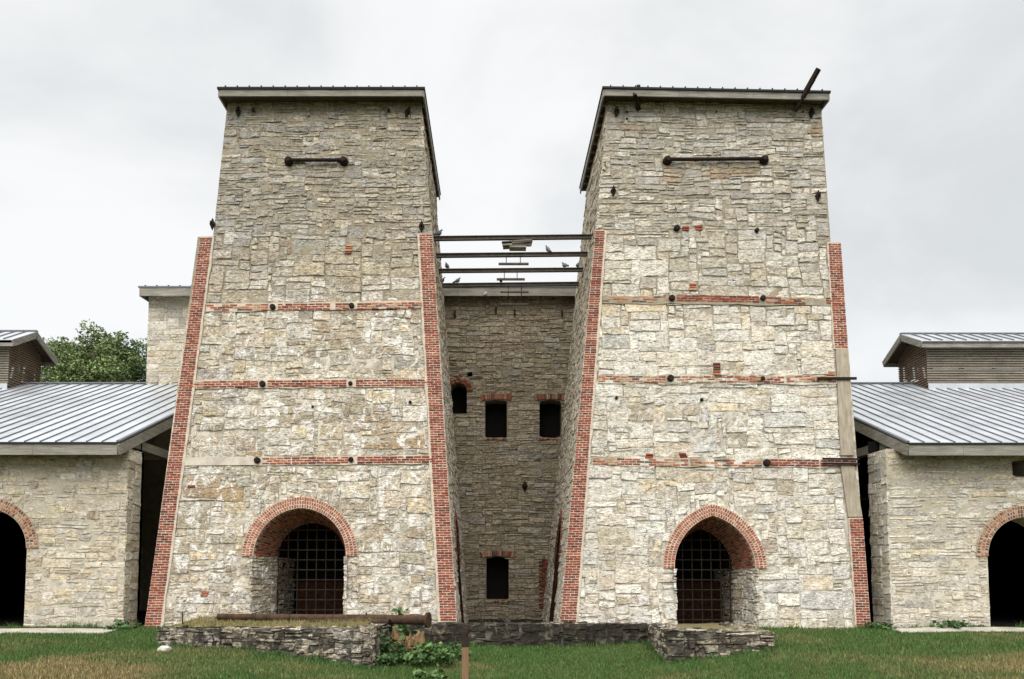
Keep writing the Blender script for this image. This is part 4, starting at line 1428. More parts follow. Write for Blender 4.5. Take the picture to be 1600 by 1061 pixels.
def build_shed(side, label, S):
    SF = Face((0, WY, 0), (1, 0, 0), (0, 0, 1))
    ex = at(S['eave'][0], S['eave'][1], EY)
    Xe, ze = ex.x, ex.z
    lo, hi = 21.0, 45.0
    for _ in range(50):
        Yr = (lo + hi) / 2
        if at(400, 600, Yr).z > ze + SLOPE * (Yr - EY): lo = Yr
        else: hi = Yr
    zr = ze + SLOPE * (Yr - EY)
    XF = side * 25.0
    th = thing('stone_shed', label, 'shed', ((Xe + XF) / 2, Yr, 0), 'metal-roofed stone sheds beside the towers')
    Xw = SF.px(S['corner'], 850)[0]
    ztop = ze - 0.32 + SLOPE * (WY - EY)
    ac, asp = SF.px(*S['arch'][:2]); ar = S['arch'][2] * WY / FPX
    hole = arch_hole(ac, asp, ar); ring = arch_hole(ac, asp, ar, extra=0.30)
    holes = [hole]; sholes = [ring]
    if S.get('win'):
        w = rect_px(SF, *S['win']); holes.append(poly_hole(w)); sholes.append(poly_hole(w))
        n = 4
        V = [SF.p3(u, v, 0.0) for u, v in w] + [SF.p3(u, v, -0.9) for u, v in w]
        rv = obj('window_reveal', V, [(i, (i + 1) % n, n + (i + 1) % n, n + i) for i in range(n)], M['mortar_shed'], th)
        mb = MB()
        for i in range(4):
            a, b = w[i], w[(i + 1) % 4]
            mb.bar(SF.p3(a[0], a[1], -0.08), SF.p3(b[0], b[1], -0.08), 0.06, 0.06, up=SF.n)
        mb.build('window_frame', M['wood_x'], rv)
        obj('window_dark', [SF.p3(u, v, -0.88) for u, v in w], [(0, 1, 2, 3)], M['soot'], rv)  # black back panel for the shade within
    x0, x1 = (XF, Xw) if side < 0 else (Xw, XF)
    vx0, vx1 = (-16.5, Xw) if side < 0 else (Xw, 16.5)
    P, F = wall_sheet(SF, [(vx0, -.3), (vx1, -.3), (vx1, ztop), (vx0, ztop)], holes, None, cell=0.08, amp=0.018, seed=side * 4 + 9)
    obj('wall_face', P, F, M['mortar_shed'], th, smooth=True)
    PW = S['pier']
    pf = Face((Xw, WY, 0), (0, -side, 0), (0, 0, 1))          # end of the wall, turned to the gap
    ppoly = [(0, -.3), (PW, -.3), (PW, ztop), (0, ztop)] if side < 0 else [(-PW, -.3), (0, -.3), (0, ztop), (-PW, ztop)]
    P, F = wall_sheet(pf, ppoly, [], None, cell=0.08, amp=0.015, seed=side + 2)
    obj('wall_face', P, F, M['mortar_shed'], th, smooth=True)
    st = Pieces(th, 'stone', M['stone_shed'], 300)
    stones(st, SF, [(vx0, -.25), (vx1, -.25), (vx1, ztop), (vx0, ztop)], sholes, S['pick'], S['pal'], S['seed'], cu=0.11, cv=0.08, prot=(0.0, 0.022), joint=(.014, .036), rough=0.0045, warp=0.06, jitter=0.022,
           visible=(lambda c: -14.9 < c[0] < 14.9))
    stones(st, pf, ppoly, [], pick_quoin, S['pal'], S['seed'] + 1, cu=0.16, cv=0.1, prot=(0.004, 0.026), rough=0.005)
    st.finish()
    bk = Bricks(th, 300)
    arch_ring(bk, SF, ac, asp, ar, 0.0, 3, 0.09, 0.07, 0.05, 'old', ulim=(-15, 15))
    bk.finish()
    li, lo_ = arch_line(ac, asp, ar, 0, 16), arch_line(ac, asp, ar, 0, 16, 0.30)
    n = len(li)
    RV = [SF.p3(u, v, 0.042) for u, v in li] + [SF.p3(u, v, 0.042) for u, v in lo_] + [SF.p3(u, v, -0.05) for u, v in lo_] + [SF.p3(u, v, -.05) for u, v in li]
    RF = [(i, n + i, n + i + 1, i + 1) for i in range(n - 1)] + [(n + i, 2 * n + i, 2 * n + i + 1, n + i + 1) for i in range(n - 1)] + [(3 * n + i, i, i + 1, 3 * n + i + 1) for i in range(n - 1)]
    obj('arch_mortar', RV, RF, M['mortar_tan'], th)
    prof = [(ac - ar, -.4)] + li + [(ac + ar, -.4)]
    LV, LF = loft([[SF.p3(u, v, h) for u, v in prof] for h in (0.0, -PW)])
    obj('archway', LV, LF, M['mortar_shed'], th)
    # inside faces and far walls, black to paint in the interior shade
    Yb = 2 * Yr - EY - 0.6
    Xb = -12.95 if side < 0 else Xe - 0.2
    mb = MB()
    mb.add([(XF, Yb, -.4), (Xb, Yb, -.4), (Xb, Yb, ze), (XF, Yb, ze)], [(0, 1, 2, 3)])
    mb.add([(XF, WY, -.4), (XF, Yb, -.4), (XF, Yb, ze), (XF, Yr, zr - .2), (XF, WY, ze)], [(0, 1, 2, 3, 4)])
    ins = [hole]
    P, F = wall_sheet(Face((0, WY + PW, 0), (1, 0, 0), (0, 0, 1)), [(x0, -.3), (x1, -.3), (x1, ztop + .35), (x0, ztop + .35)], holes, None, cell=0.25, amp=0.0)
    mb.add(P, F)
    if side < 0: mb.add([(vx0, WY, -.4), (XF, WY, -.4), (XF, WY, ztop), (vx0, WY, ztop)], [(0, 1, 2, 3)])
    else: mb.add([(vx1, WY, -.4), (XF, WY, -.4), (XF, WY, ztop), (vx1, WY, ztop)], [(0, 1, 2, 3)])
    if side > 0: mb.add([(Xb, Yr + 2, -.4), (Xb, Yb, -.4), (Xb, Yb, ze), (Xb, Yr + 2, zr - .8)], [(0, 1, 2, 3)])
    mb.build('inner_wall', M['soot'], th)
    mb = MB(); mb.add([(Xe, WY + 0.3, 0.03), (XF, WY + 0.3, 0.03), (XF, Yb, 0.03), (Xe, Yb, 0.03)], [(0, 1, 2, 3)]); mb.build('floor', M['soot'], th)  # floor coloured black for the interior shade
    # ---- roof deck
    mb = MB()
    n_ = Vector((0, -SLOPE, 1)).normalized()
    q = lambda X, Y, z, d: Vector((X, Y, z)) + n_ * d
    a0, a1 = (XF, Xe) if side < 0 else (Xe, XF)
    mb.hexa([q(a0, EY, ze, -.16), q(a1, EY, ze, -.16), q(a1, Yr, zr, -.16), q(a0, Yr, zr, -.16), q(a0, EY, ze, -.03), q(a1, EY, ze, -.03), q(a1, Yr, zr, -.03), q(a0, Yr, zr, -.03)])
    n2_ = Vector((0, SLOPE, 1)).normalized()
    q2 = lambda X, Y, z, d: Vector((X, Y, z)) + n2_ * d
    b0, b1 = (XF, Xb) if side < 0 else (Xe, XF)
    Ye2 = 2 * Yr - EY
    mb.hexa([q2(b0, Yr, zr, -.16), q2(b1, Yr, zr, -.16), q2(b1, Ye2, ze, -.16), q2(b0, Ye2, ze, -.16), q2(b0, Yr, zr, 0), q2(b1, Yr, zr, 0), q2(b1, Ye2, ze, 0), q2(b0, Ye2, ze, 0)])
    roof = mb.build('roof', M['wood_dark'], th)
    # roof pans and seams: shared meshes
    SP = 0.396
    rp = wloc(roof)
    Lr = math.hypot(Yr - EY, zr - ze)
    pm = mesh_from('roof_pan', [(-SP / 2 + .004, 0, 0), (SP / 2 - .004, 0, 0), (SP / 2 - .004, 1, 0), (-SP / 2 + .004, 1, 0), (-SP / 2 + .004, 0, -.025), (SP / 2 - .004, 0, -.025)],
                   [(0, 1, 2, 3), (4, 5, 1, 0)], M['roof'])
    mbs = MB(); mbs.box((-.008, 0, -0.01), (.008, 1, 0.034)); sm = mesh_from('roof_seam', mbs.v, mbs.f, M['seam'])
    npan = 28
    ang = math.atan2(zr - ze, Yr - EY)
    for i in range(npan):
        for nm, me, dx in (('roof_pan', pm, 0.5), ('roof_seam', sm, 1.0)):
            o = bpy.data.objects.new(nm, me); link(o, roof)
            o.rotation_euler = (ang, 0, 0); o.scale = (1, Lr + 0.06, 1)
            o.location = Vector((Xe + side * (i + dx) * SP, EY - 0.055, ze - 0.022)) - rp
    X9 = Xe + side * npan * SP
    mb = MB(); mb.add([(X9, EY - .05, ze - .02), (XF, EY - .05, ze - .02), (XF, Yr, zr), (X9, Yr, zr)], [(0, 1, 2, 3) if side > 0 else (0, 3, 2, 1)]); mb.build('roof_sheet', M['roof'], roof)
    mb = MB(); mb.bar((Xe - side * .03, Yr, zr + .03), (XF, Yr, zr + .03), 0.16, 0.05); mb.build('ridge_cap', M['seam'], roof)
    mb = MB(); mb.bar((Xe - side * .02, EY - .06, ze + .0), (Xe - side * .02, Yr, zr + .0), 0.09, 0.05); mb.build('roof_trim', M['seam'], roof)
    mb = MB(); mb.bar((Xe, EY - .068, ze - .045), (XF, EY - .068, ze - .045), 0.02, 0.05); mb.build('drip_edge', M['roof_edge'], roof)
    X = Xe; i = 0
    while abs(X) < 15.5:
        Xn = X + side * (S['boards'][i] if i < len(S['boards']) else 2.6)
        mb = MB(); mb.box((min(X, Xn) + .004, EY - .05, ze - .345), (max(X, Xn) - .004, EY - .002, ze - .072)); mb.build('fascia_board', M['wood_x'], roof)
        X = Xn; i += 1
    mb = MB(); d = Vector((0, Yr - EY, zr - ze)).normalized()
    A = Vector((Xe - side * .03, EY - .05, ze - .215)); B = Vector((Xe - side * .03, Yr, zr - .215))
    mb.bar(A, B, 0.05, 0.27); mb.build('barge_board', M['wood_y'], roof)
    # beam from the top of the wall end back along the open gable
    zb_ = at(S['beam'][0], S['beam'][1], WY + PW + .1).z
    Xp = Xe - side * 0.0 + side * .15
    mb = MB(); mb.bar((Xp, WY + PW * 0.5, zb_ - .1), (Xp, Yr + 3, zb_ - .1), 0.2, 0.24); mb.build('tie_beam', M['wood_y'], th)
    # ---- cupola
    C = S['cup']
    YF_, YK_ = Yr - 1.0, Yr + 1.0
    Xc = at(C['corner'], 570, YF_).x
    zw = at(C['corner'], C['wtop'], YF_).z
    zb0 = zr - SLOPE * 1.0
    eave = at(C['eave'][0], C['eave'][1], Yr - 1.4); peak = at(C['peak'][0], C['peak'][1], Yr)
    XE = side * 24.0
    mb = MB(); mb.box((min(Xc + side * .15, XE), YF_ + .12, zr - .3), (max(Xc + side * .15, XE), YK_ - .12, zr + .06))
    cup = mb.build('cupola', M['wood_dark'], th)
    posts = [(Xc + side * .05, YF_ + .05), (Xc + side * .05, YK_ - .05), (Xc + side * .05, Yr - .4), (Xc + side * .05, Yr + .4)]
    posts += [(Xc + side * (1.2 + k * 1.2), Y) for k in range(5) for Y in (YF_ + .05, YK_ - .05)]
    for (X, Y) in posts:
        mb = MB(); mb.bar((X, Y, zb0 - .1), (X, Y, zw + .1), .09, .09); mb.build('post', M['wood_dark'], cup)
    PITCH_ = 0.088
    ns = int((zw - zb0 - 0.22) / PITCH_)
    for k in range(ns + 1):
        z = zb0 + 0.24 + k * PITCH_
        for Y in (YF_, YK_):
            if Y == YK_ and k in C['skip']: continue
            mb = MB(); mb.bar((Xc - side * .02, Y, z), (XE, Y, z), 0.03, 0.056); mb.build('slat', M['slat'], cup)
    zroof = lambda Y: lerp(peak.z, eave.z, abs(Y - Yr) / 1.4) - 0.16
    k = 0
    z = zb0 + 0.15
    while z < zroof(Yr) - .06:
        h = 1.0 if z < zroof(Yr + 1) else max(0.05, 1.4 * (peak.z - .16 - z) / (peak.z - eave.z))
        mb = MB(); mb.bar((Xc, Yr - min(h, 1.0), z), (Xc, Yr + min(h, 1.0), z), 0.03, 0.056); mb.build('slat', M['slat_end'], cup)
        z += PITCH_; k += 1
    mb = MB(); mb.box((min(Xc, XE), YF_ - .03, zb0 - .06), (max(Xc, XE), YF_ - .002, zb0 + .19)); mb.build('base_flashing', M['roof'], cup)
    mb = MB()
    Xo = eave.x
    for sg in (-1, 1):
        ye = Yr + sg * 1.4
        p = [(Xo, Yr, peak.z), (XE, Yr, peak.z), (XE, ye, eave.z), (Xo, ye, eave.z)]
        pb = [(x, y, z - .1) for x, y, z in p]
        mb.add(pb + p, [(0, 3, 2, 1), (4, 5, 6, 7), (0, 1, 5, 4), (1, 2, 6, 5), (2, 3, 7, 6), (3, 0, 4, 7)])
    croof = mb.build('cupola_roof', M['wood_dark'], th)
    for sg in (-1, 1):
        ye = Yr + sg * 1.45
        zz = eave.z - .05 * (peak.z - eave.z) / 1.4
        p = [Vector((Xo - side * .03, Yr, peak.z + .03)), Vector((XE, Yr, peak.z + .03)), Vector((XE, ye, zz + .03)), Vector((Xo - side * .03, ye, zz + .03))]
        mb = MB(); mb.add([tuple(v - Vector((0, 0, .027))) for v in p] + [tuple(v) for v in p], [(0, 3, 2, 1), (4, 5, 6, 7), (0, 1, 5, 4), (1, 2, 6, 5), (2, 3, 7, 6), (3, 0, 4, 7)])
        mb.build('roof_sheet', M['roof'], croof)
        mb = MB(); mb.bar((Xo - side * .005, Yr, peak.z - .11), (Xo - side * .005, Yr + sg * 1.4, eave.z - .11), 0.05, 0.22); mb.build('barge_board', M['wood_y'], croof)
        mb = MB(); mb.box((min(Xo, XE), min(Yr + sg * 1.4, Yr + sg * 1.36), eave.z - .22), (max(Xo, XE), max(Yr + sg * 1.4, Yr + sg * 1.36), eave.z - .02)); mb.build('fascia_board', M['wood_x'], croof)
    for i in range(22):
        X = Xo + side * (0.3 + i * .42)
        if abs(X) > 23: break
        mb = MB(); mb.bar((X, Yr, peak.z + .05), (X, Yr - 1.45, zz + .05), 0.028, 0.045); mb.build('roof_seam', M['seam'], croof)
    mb = MB(); mb.bar((Xo - side * .03, Yr, peak.z + .045), (XE, Yr, peak.z + .045), 0.14, 0.04); mb.build('ridge_cap', M['seam'], croof)
    return th


shed_a = build_shed(-1, 'stone shed with grey metal roof left of the round-arched tower', dict(
    eave=(185, 690), corner=196, arch=(-18, 856, 60), pier=0.8, pick=pick_up, pal=_dark(PAL_SHED, 1.06), seed=71, boards=[2.15, 3.0, 2.8], beam=(218, 691),
    cup=dict(corner=13, wtop=541, eave=(20, 531), peak=(55, 519), skip=())))
shed_b = build_shed(1, 'stone shed with grey metal roof right of the pointed-arch tower', dict(
    eave=(1418, 691), corner=1389, arch=(1604, 869, 61), pier=1.0, pick=pick_up, pal=_dark(PAL_SHED_B, 1.06), seed=83, boards=[1.4, 2.9, 2.8], beam=(1379, 692),
    win=(1582, 718, 1612, 746), cup=dict(corner=1449, wtop=543, eave=(1440, 533), peak=(1411, 523), skip=(1, 2, 5, 6))))

# ================================================================== BEAMS BETWEEN THE TOWERS
BEAMS = [(672, 373, 924, 370, 22.75), (679, 399.5, 917, 397, 23.95), (684, 423.5, 910, 421.5, 25.2), (686, 446, 906, 443.5, 26.5)]
blabels = ['steel beam between the towers, the highest in the picture', 'steel beam between the towers, second from the top',
           'steel beam between the towers, third from the top', 'steel beam between the towers just above the rear roof edge']
beam_pts = []
for (x0, y0, x1, y1, Y), lab in zip(BEAMS, blabels):
    a, b = at(x0 - 6, y0, Y), at(x1 + 8, y1, Y)
    th = thing('steel_beam', lab, 'beam', tuple((a + b) / 2), 'steel beams spanning the gap')
    for nm, dz, w, h in (('web', 0, 0.02, 0.10), ('flange', 0.052, 0.11, 0.018), ('flange', -0.052, 0.11, 0.018)):
        mb = MB(); mb.bar(a + Vector((0, 0, dz)), b + Vector((0, 0, dz)), w, h); mb.build(nm, M['steel'], th)
    beam_pts.append((a, b, Y))

HANG = [(0, 797, 820, 383, 785, 830, 'hanger with broken boards below the highest steel beam'), (1, 791, 813, 412.5, 779, 826, 'hanger bar on two rods below the second steel beam'),
        (2, 788, 808, 436.5, 776, 820, 'hanger bar on two rods below the third steel beam'), (3, 794, 815, 475.5, 783, 825, 'lowest hanger bar on long rods before the brown wall')]
for k, xl, xr, yb, bx_0, bx_1, lab in HANG:
    a, b, Y = beam_pts[k]
    zt = a.z
    pl, pr = at(bx_0, yb, Y), at(bx_1, yb, Y)
    th = thing('trapeze_hanger', lab, 'hanger', (pl.x, Y, pl.z), 'trapeze hangers under the beams')
    for x in (xl, xr):
        q = at(x, yb, Y)
        mb = MB(); mb.tube([(q.x, Y, q.z), (q.x, Y, zt)], 0.012, 6); mb.build('rod', M['iron'], th)
    mb = MB(); mb.bar(pl, pr, 0.07, 0.06); mb.build('bar', M['steel'], th)
    if k == 3:
        p0, p1 = at(782, 456.5, Y), at(826, 456.5, Y)
        mb = MB(); mb.bar(p0, p1, 0.07, 0.05); mb.build('bar', M['steel'], th)
    if k == 0:
        p0, p1 = at(784, 379, Y), at(832, 377, Y)
        mb = MB(); mb.bar(p0, p1, 0.12, 0.03); mb.build('board', M['wood_dark'], th)
        for (x0, y0, x1, y1, w) in ((800, 381, 831, 378.5, 0.08), (786, 385.5, 800, 384.5, 0.05), (796, 388, 822, 388, 0.05)):
            mb = MB(); mb.bar(at(x0, y0, Y + .1), at(x1, y1, Y + .1), 0.3, w); mb.build('board', M['wood_x'], th)

# ================================================================== LOW RETAINING WALLS
def low_wall(label, runs, mats, pal, cap_pal, seed, thick=0.45, pick=pick_up):
    """runs: list of (p0, p1, top0, top1, bottom) seen left to right."""
    p0 = runs[0][0]
    c0 = Vector(((runs[0][0][0] + runs[-1][1][0]) / 2, (runs[0][0][1] + runs[-1][1][1]) / 2, -0.3))
    th = thing('retaining_wall', label, 'stone wall', tuple(c0))
    st = Pieces(th, 'stone', M[mats[0]], 300)
    pts = [Vector((runs[0][0][0], runs[0][0][1]))] + [Vector((q[1][0], q[1][1])) for q in runs]
    nrm = []
    for i in range(len(runs)):
        d_ = (pts[i + 1] - pts[i]).normalized(); nrm.append(Vector((-d_.y, d_.x)))
    bkp = []
    for i in range(len(pts)):
        if i == 0: m_ = nrm[0]
        elif i == len(pts) - 1: m_ = nrm[-1]
        else:
            m_ = (nrm[i - 1] + nrm[i]).normalized(); m_ = m_ / max(.4, m_.dot(nrm[i]))
        bkp.append(pts[i] + m_ * thick)
    for i, (a, b, t0, t1, bot) in enumerate(runs):
        a = Vector((a[0], a[1], 0)); b = Vector((b[0], b[1], 0))
        fc = Face(a, b - a, (0, 0, 1))
        L = (b - a).length
        poly = [(0, bot), (L, bot), (L, t1), (0, t0)]
        P, F = wall_sheet(fc, poly, [], None, cell=0.06, amp=0.02, seed=seed + i)
        obj('wall_face', P, F, M[mats[1]], th, smooth=True)
        stones(st, fc, poly, [], pick, pal, seed + i, cu=0.085, cv=0.06, joint=(0.01, 0.03), prot=(0.005, 0.06), rough=0.014, warp=0.05, jitter=0.025)
        mb = MB()
        k0, k1 = bkp[i], bkp[i + 1]
        mb.hexa([fc.p3(0.01, bot, -.02), fc.p3(L - .01, bot, -.02), (k1.x, k1.y, bot), (k0.x, k0.y, bot), fc.p3(0.01, t0 - .03, -.02), fc.p3(L - .01, t1 - .03, -.02), (k1.x, k1.y, t1 - .03), (k0.x, k0.y, t0 - .03)])
        mb.build('wall_core', M[mats[1]], th)
        cf = Face(fc.p3(0, t0 - .03), fc.p3(L, t1) - fc.p3(0, t0), -fc.n)
        stones(st, cf, [(0.0, -0.01), (L, -0.01), cf.uv((k1.x, k1.y, t1 - .03)), cf.uv((k0.x, k0.y, t0 - .03))], [], pick_up, cap_pal, seed + 9 + i, cu=0.09, cv=0.075, prot=(0.01, 0.05), rough=0.014)
    st.finish()
    return th


P0 = at(247, 983, 17.9); P1 = at(582, 981, 16.1); P2 = Vector((P1.x + 0.12, 19.95, 0))
low_wall('blackened low stone wall in front of the round-arched tower, below the pipes', [
    (P0, P1, P0.z, P1.z, -0.9), (P1, P2, P1.z, P1.z - 0.02, -0.9)], ('stone_dark', 'mortar_dark'), PAL_DARK, PAL_DARK, 101)
Q0 = at(600, 976, WALL_Y); Q1 = at(1012, 975, WALL_Y)
low_wall('sooty black low wall across the gap between the towers', [((P2.x, WALL_Y), Q1, Q1.z, Q1.z, -0.9)], ('stone_black', 'mortar_dark'), PAL_BLACK, PAL_DARK, 131, pick=pick_low)
R1 = at(1042, 983, 17.1); R2 = at(1208, 987, 17.5)
low_wall('mossy dark stone block wall in front of the pointed-arch tower', [
    (Q1 + Vector((0.0, -.02, 0)), R1, Q1.z + .02, R1.z, -0.9), (R1, R2, R1.z, R2.z, -0.9), (R2, (R2.x + .1, 20.5), R2.z, R2.z, -0.7)], ('stone_dark', 'mortar_dark'), PAL_DARK, PAL_DARK, 151)


def soil_patch(name, poly, zf, mat, n=40):
    reg = Region(poly)
    x0, x1, y0, y1 = reg.bb
    nx = n; ny = max(4, int(n * (y1 - y0) / (x1 - x0)))
    uv = np.stack(np.meshgrid(np.linspace(x0, x1, nx), np.linspace(y0, y1, ny)), axis=-1).reshape(-1, 2)
    puv, out = reg.push(uv)
    V = [(p[0], p[1], zf(p[0], p[1])) for p in puv]
    og = out.reshape(ny, nx)
    F = [(j * nx + i, j * nx + i + 1, (j + 1) * nx + i + 1, (j + 1) * nx + i) for j in range(ny - 1) for i in range(nx - 1)
         if not (og[j, i] and og[j + 1, i] and og[j, i + 1] and og[j + 1, i + 1])]
    return tag(obj(name, V, F, mat, smooth=True), kind='structure')


TERR = [(P0.x + .1, P0.y + .32), (P1.x - .3, P1.y + .35), (P2.x - .3, 20.9), (P0.x - .1, 20.95)]


def terr_z(x, y):
    t = max(0, min(1, (x - P0.x) / (P1.x - P0.x)))
    return lerp(P0.z, P1.z, t) - 0.0 + 0.02 * (y - 17) + 0.03 * mnoise.noise(Vector((x, y, 3))) - 0.14 * smooth01((y - 19.6) / 1.2) * t


soil_patch('terrace_ground', TERR, terr_z, M['dirt'])
soil_patch('terrace_ground', [(Q1.x + .15, 17.4), (R2.x - .1, 17.7), (R2.x, 21.5), (Q1.x + .3, 21.5)], lambda x, y: R1.z - 0.05 - 0.03 * (y - 17.4) + 0.03 * mnoise.noise(Vector((x * 2, y * 2, 3))), M['dirt'])

soil_patch('dirt_floor', [(P2.x - 1.2, WALL_Y + .3), (Q1.x + 1.0, WALL_Y + .3), (4.5, 29.1), (-3.4, 29.1)], lambda x, y: lerp(0.02, -0.28, smooth01((y - 20.3) / 6)) + 0.07 * mnoise.noise(Vector((x * 1.5, y * 1.5, 8))), M['earth'])

# paving strips before the shed arches
for (x0, x1, ya, yb, Yf, Yk) in ((-40, 176, 989, 983, 19.6, 20.4), (1404, 1640, 987, 981, 19.9, 20.6)):
    X0, X1 = at(x0, 985, 20.0).x, at(x1, 985, 20.0).x
    mb = MB()
    n = 7
    for i in range(n):
        xa, xb = lerp(X0, X1, i / n), lerp(X0, X1, (i + 1) / n)
        za, zb_ = ground_z(xa, Yf), ground_z(xb, Yf)
        zk0, zk1 = ground_z(xa, Yk), ground_z(xb, Yk)
        tp = 0.018
        j = [rng.uniform(-.05, .05) for _ in range(4)]
        mb.hexa([(xa, Yf + j[0], za - .2), (xb, Yf + j[1], zb_ - .2), (xb, Yk, zk1 - .2), (xa, Yk, zk0 - .2), (xa, Yf + j[0], za + tp), (xb, Yf + j[1], zb_ + tp), (xb, Yk, zk1 + tp), (xa, Yk, zk0 + tp)])
    tag(mb.build('paving', M['concrete']), kind='structure')

# ================================================================== PIPES, STAKES, STUMP, ROCK
def pipe(name, label, a, b, r0, r1, flange=None, extra=()):
    th = thing(name, label, 'pipe', tuple(a))
    n = 24
    mb = MB()
    d = (b - a).normalized()
    mb.tube([a + (b - a) * (i / 14) for i in range(15)], [lerp(r0, r1, i / 14) for i in range(15)], n)
    mb.build('pipe_body', M['rust'], th, smooth=False)
    mb = MB(); mb.tube([b - d * .03, b + d * .03], [r1 * 0.9, r1 * 0.9], n); mb.build('pipe_mouth', M['soot'], th)  # black disc painting the shade inside the pipe
    if flange:
        mb = MB(); mb.tube([b - d * .02, b + d * .035], [flange, flange], 28); mb.build('flange', M['rust'], th)
    for t, L in extra:
        q = a + (b - a) * t
        mb = MB(); mb.tube([q, q + Vector((0.02, 0, lerp(r0, r1, t) + L))], 0.018, 6); mb.build('pipe_stub', M['iron'], th)
    return th


pipe('rusty_pipe', 'long rusty pipe with an end flange lying before the barred doorway', at(341, 963.5, 19.4), at(668, 969, 17.9), 0.075, 0.11, 0.175, ((0.57, 0.06), (0.87, 0.1), (0.72, 0.05)))
pipe('rusty_pipe', 'shorter thin rusty pipe half hidden in terrace grass', at(480, 971, 18.3), at(608, 972, 17.6), 0.04, 0.06)
for (x, y0, y1, Y, lab, w) in ((285, 955, 978, 18.9, 'thin dark iron stake standing by the brick corner', 0.03), (452, 955, 972, 18.2, 'thin iron stake standing before the long pipe', 0.022)):
    p, q = at(x, y1 + 4, Y), at(x, y0, Y)
    mb = MB(); mb.tube([p, lerp(p, q, .5) + Vector((.004, 0, 0)), q], [w / 2 * 1.1, w / 2, w / 2 * .9], 8)
    tag(mb.build('iron_stake', M['iron']), lab, 'stake', 'stakes on the terrace')

sp = on_z(727, 1090, -0.55)
sy = sp.y
th = thing('marker_post', 'square wooden post with a dark top in the near grass', 'post', (sp.x, sy, -0.6))
mb = MB(); b0, b1, t1 = at(727, 1095, sy), at(727, 1011, sy), at(726.5, 981, sy)
mb.bar(b0, b1, 0.105, 0.105, up=(0, 1, 0)); mb.build('post_shaft', M['stake'], th)
mb = MB(); mb.bar(b1 + Vector((0, 0, .002)), t1, 0.107, 0.107, up=(0, 1, 0)); mb.build('post_head', iron_material('charred_wood', (0.012, 0.009, 0.007), (0.045, 0.03, 0.02)), th)


def lump(name, c, rx, ry, rz, mat, label, cat, seed, flat=0.0, jag=0.25):
    r = random.Random(seed)
    V = []; F = []
    nu, nv = 14, 8
    for j in range(nv + 1):
        a = PI * j / nv
        for i in range(nu):
            b = 2 * PI * i / nu
            d = Vector((math.sin(a) * math.cos(b), math.sin(a) * math.sin(b), math.cos(a)))
            k = 1 + jag * mnoise.noise(d * 1.7 + Vector((seed, 0, 0))) + jag * .5 * mnoise.noise(d * 4 + Vector((seed, 3, 0)))
            V.append((c[0] + d.x * rx * k, c[1] + d.y * ry * k, c[2] + d.z * rz * k))
    for j in range(nv):
        for i in range(nu):
            F.append((j * nu + i, (j + 1) * nu + i, (j + 1) * nu + (i + 1) % nu, j * nu + (i + 1) % nu))
    return tag(obj(name, V, F, mat), label, cat)


c = at(257, 1010, 17.0)
lump('white_rock', (c.x, 17.0, ground_z(c.x, 17.0) + .05), 0.14, 0.12, 0.08, M['white_rock'], 'white rock in the grass at the left end of the low wall', 'rock', 5)

# stump: ragged, hollow-topped
sc = at(636, 1012, 17.6); sz = ground_z(sc.x, 17.6) - 0.1
V = []; F = []
ns = 30
tops = [0.62 + 0.34 * mnoise.noise(Vector((math.cos(2 * PI * i / ns) * 1.5, math.sin(2 * PI * i / ns) * 1.5, 7))) + (0.12 if i % 3 == 0 else 0) for i in range(ns)]
for j, (hf, rf) in enumerate(((0.0, 1.35), (0.2, 1.1), (0.5, 0.92), (0.8, 0.86), (1.0, 0.8), (0.93, 0.6), (0.7, 0.3))):
    for i in range(ns):
        a = 2 * PI * i / ns
        rr = 0.33 * rf * (1 + 0.16 * math.cos(5 * a + 1) + 0.12 * mnoise.noise(Vector((math.cos(a) * 3, math.sin(a) * 3, j * .4))))
        V.append((sc.x + rr * math.cos(a) * 1.25, 17.6 + rr * math.sin(a), sz + tops[i] * hf * (0.75 if i % 2 and hf > .75 else 1)))
for j in range(6):
    for i in range(ns):
        F.append((j * ns + i, j * ns + (i + 1) % ns, (j + 1) * ns + (i + 1) % ns, (j + 1) * ns + i))
F.append(tuple(6 * ns + i for i in range(ns)))
tag(obj('tree_stump', V, F, M['stump'], origin=(sc.x, 17.6, sz)), 'ragged rotting tree stump among weeds beside the low wall', 'stump')
# rubble inside the gap
for k, (x, y, r_) in enumerate(((785, 962, .22), (757, 965, .16), (822, 964, .14))):
    c = at(x, y, 26.0)
    lump('rubble_stone', (c.x, 26.0, -0.22), r_ * 1.6, r_, r_ * .6, M['stone_back'], ['largest rubble stone on the ground in the gap between the towers', 'rubble stone lying left in the gap between the towers', 'rubble stone lying right in the gap between the towers'][k], 'stone', 40 + k)


# ================================================================== VEGETATION
def leaf_mesh(centers, sizes, tints, r, aspect=1.7, flat=0.5):
    n = len(centers)
    d = nrng.normal(0, 1, (n, 3)); d[:, 2] *= flat
    d /= np.linalg.norm(d, axis=1)[:, None]
    e = np.cross(d, nrng.normal(0, 1, (n, 3))); e /= np.linalg.norm(e, axis=1)[:, None]
    L = sizes[:, None] * aspect / 2; W = sizes[:, None] / 2
    nrm = np.cross(d, e)
    V = np.stack([centers - d * L, centers + e * W + nrm * W * .25, centers + d * L, centers - e * W + nrm * W * .25], axis=1).reshape(-1, 3)
    F = np.arange(n * 4).reshape(n, 4).tolist()
    T = np.repeat(tints, 4, axis=0)
    return V, F, T


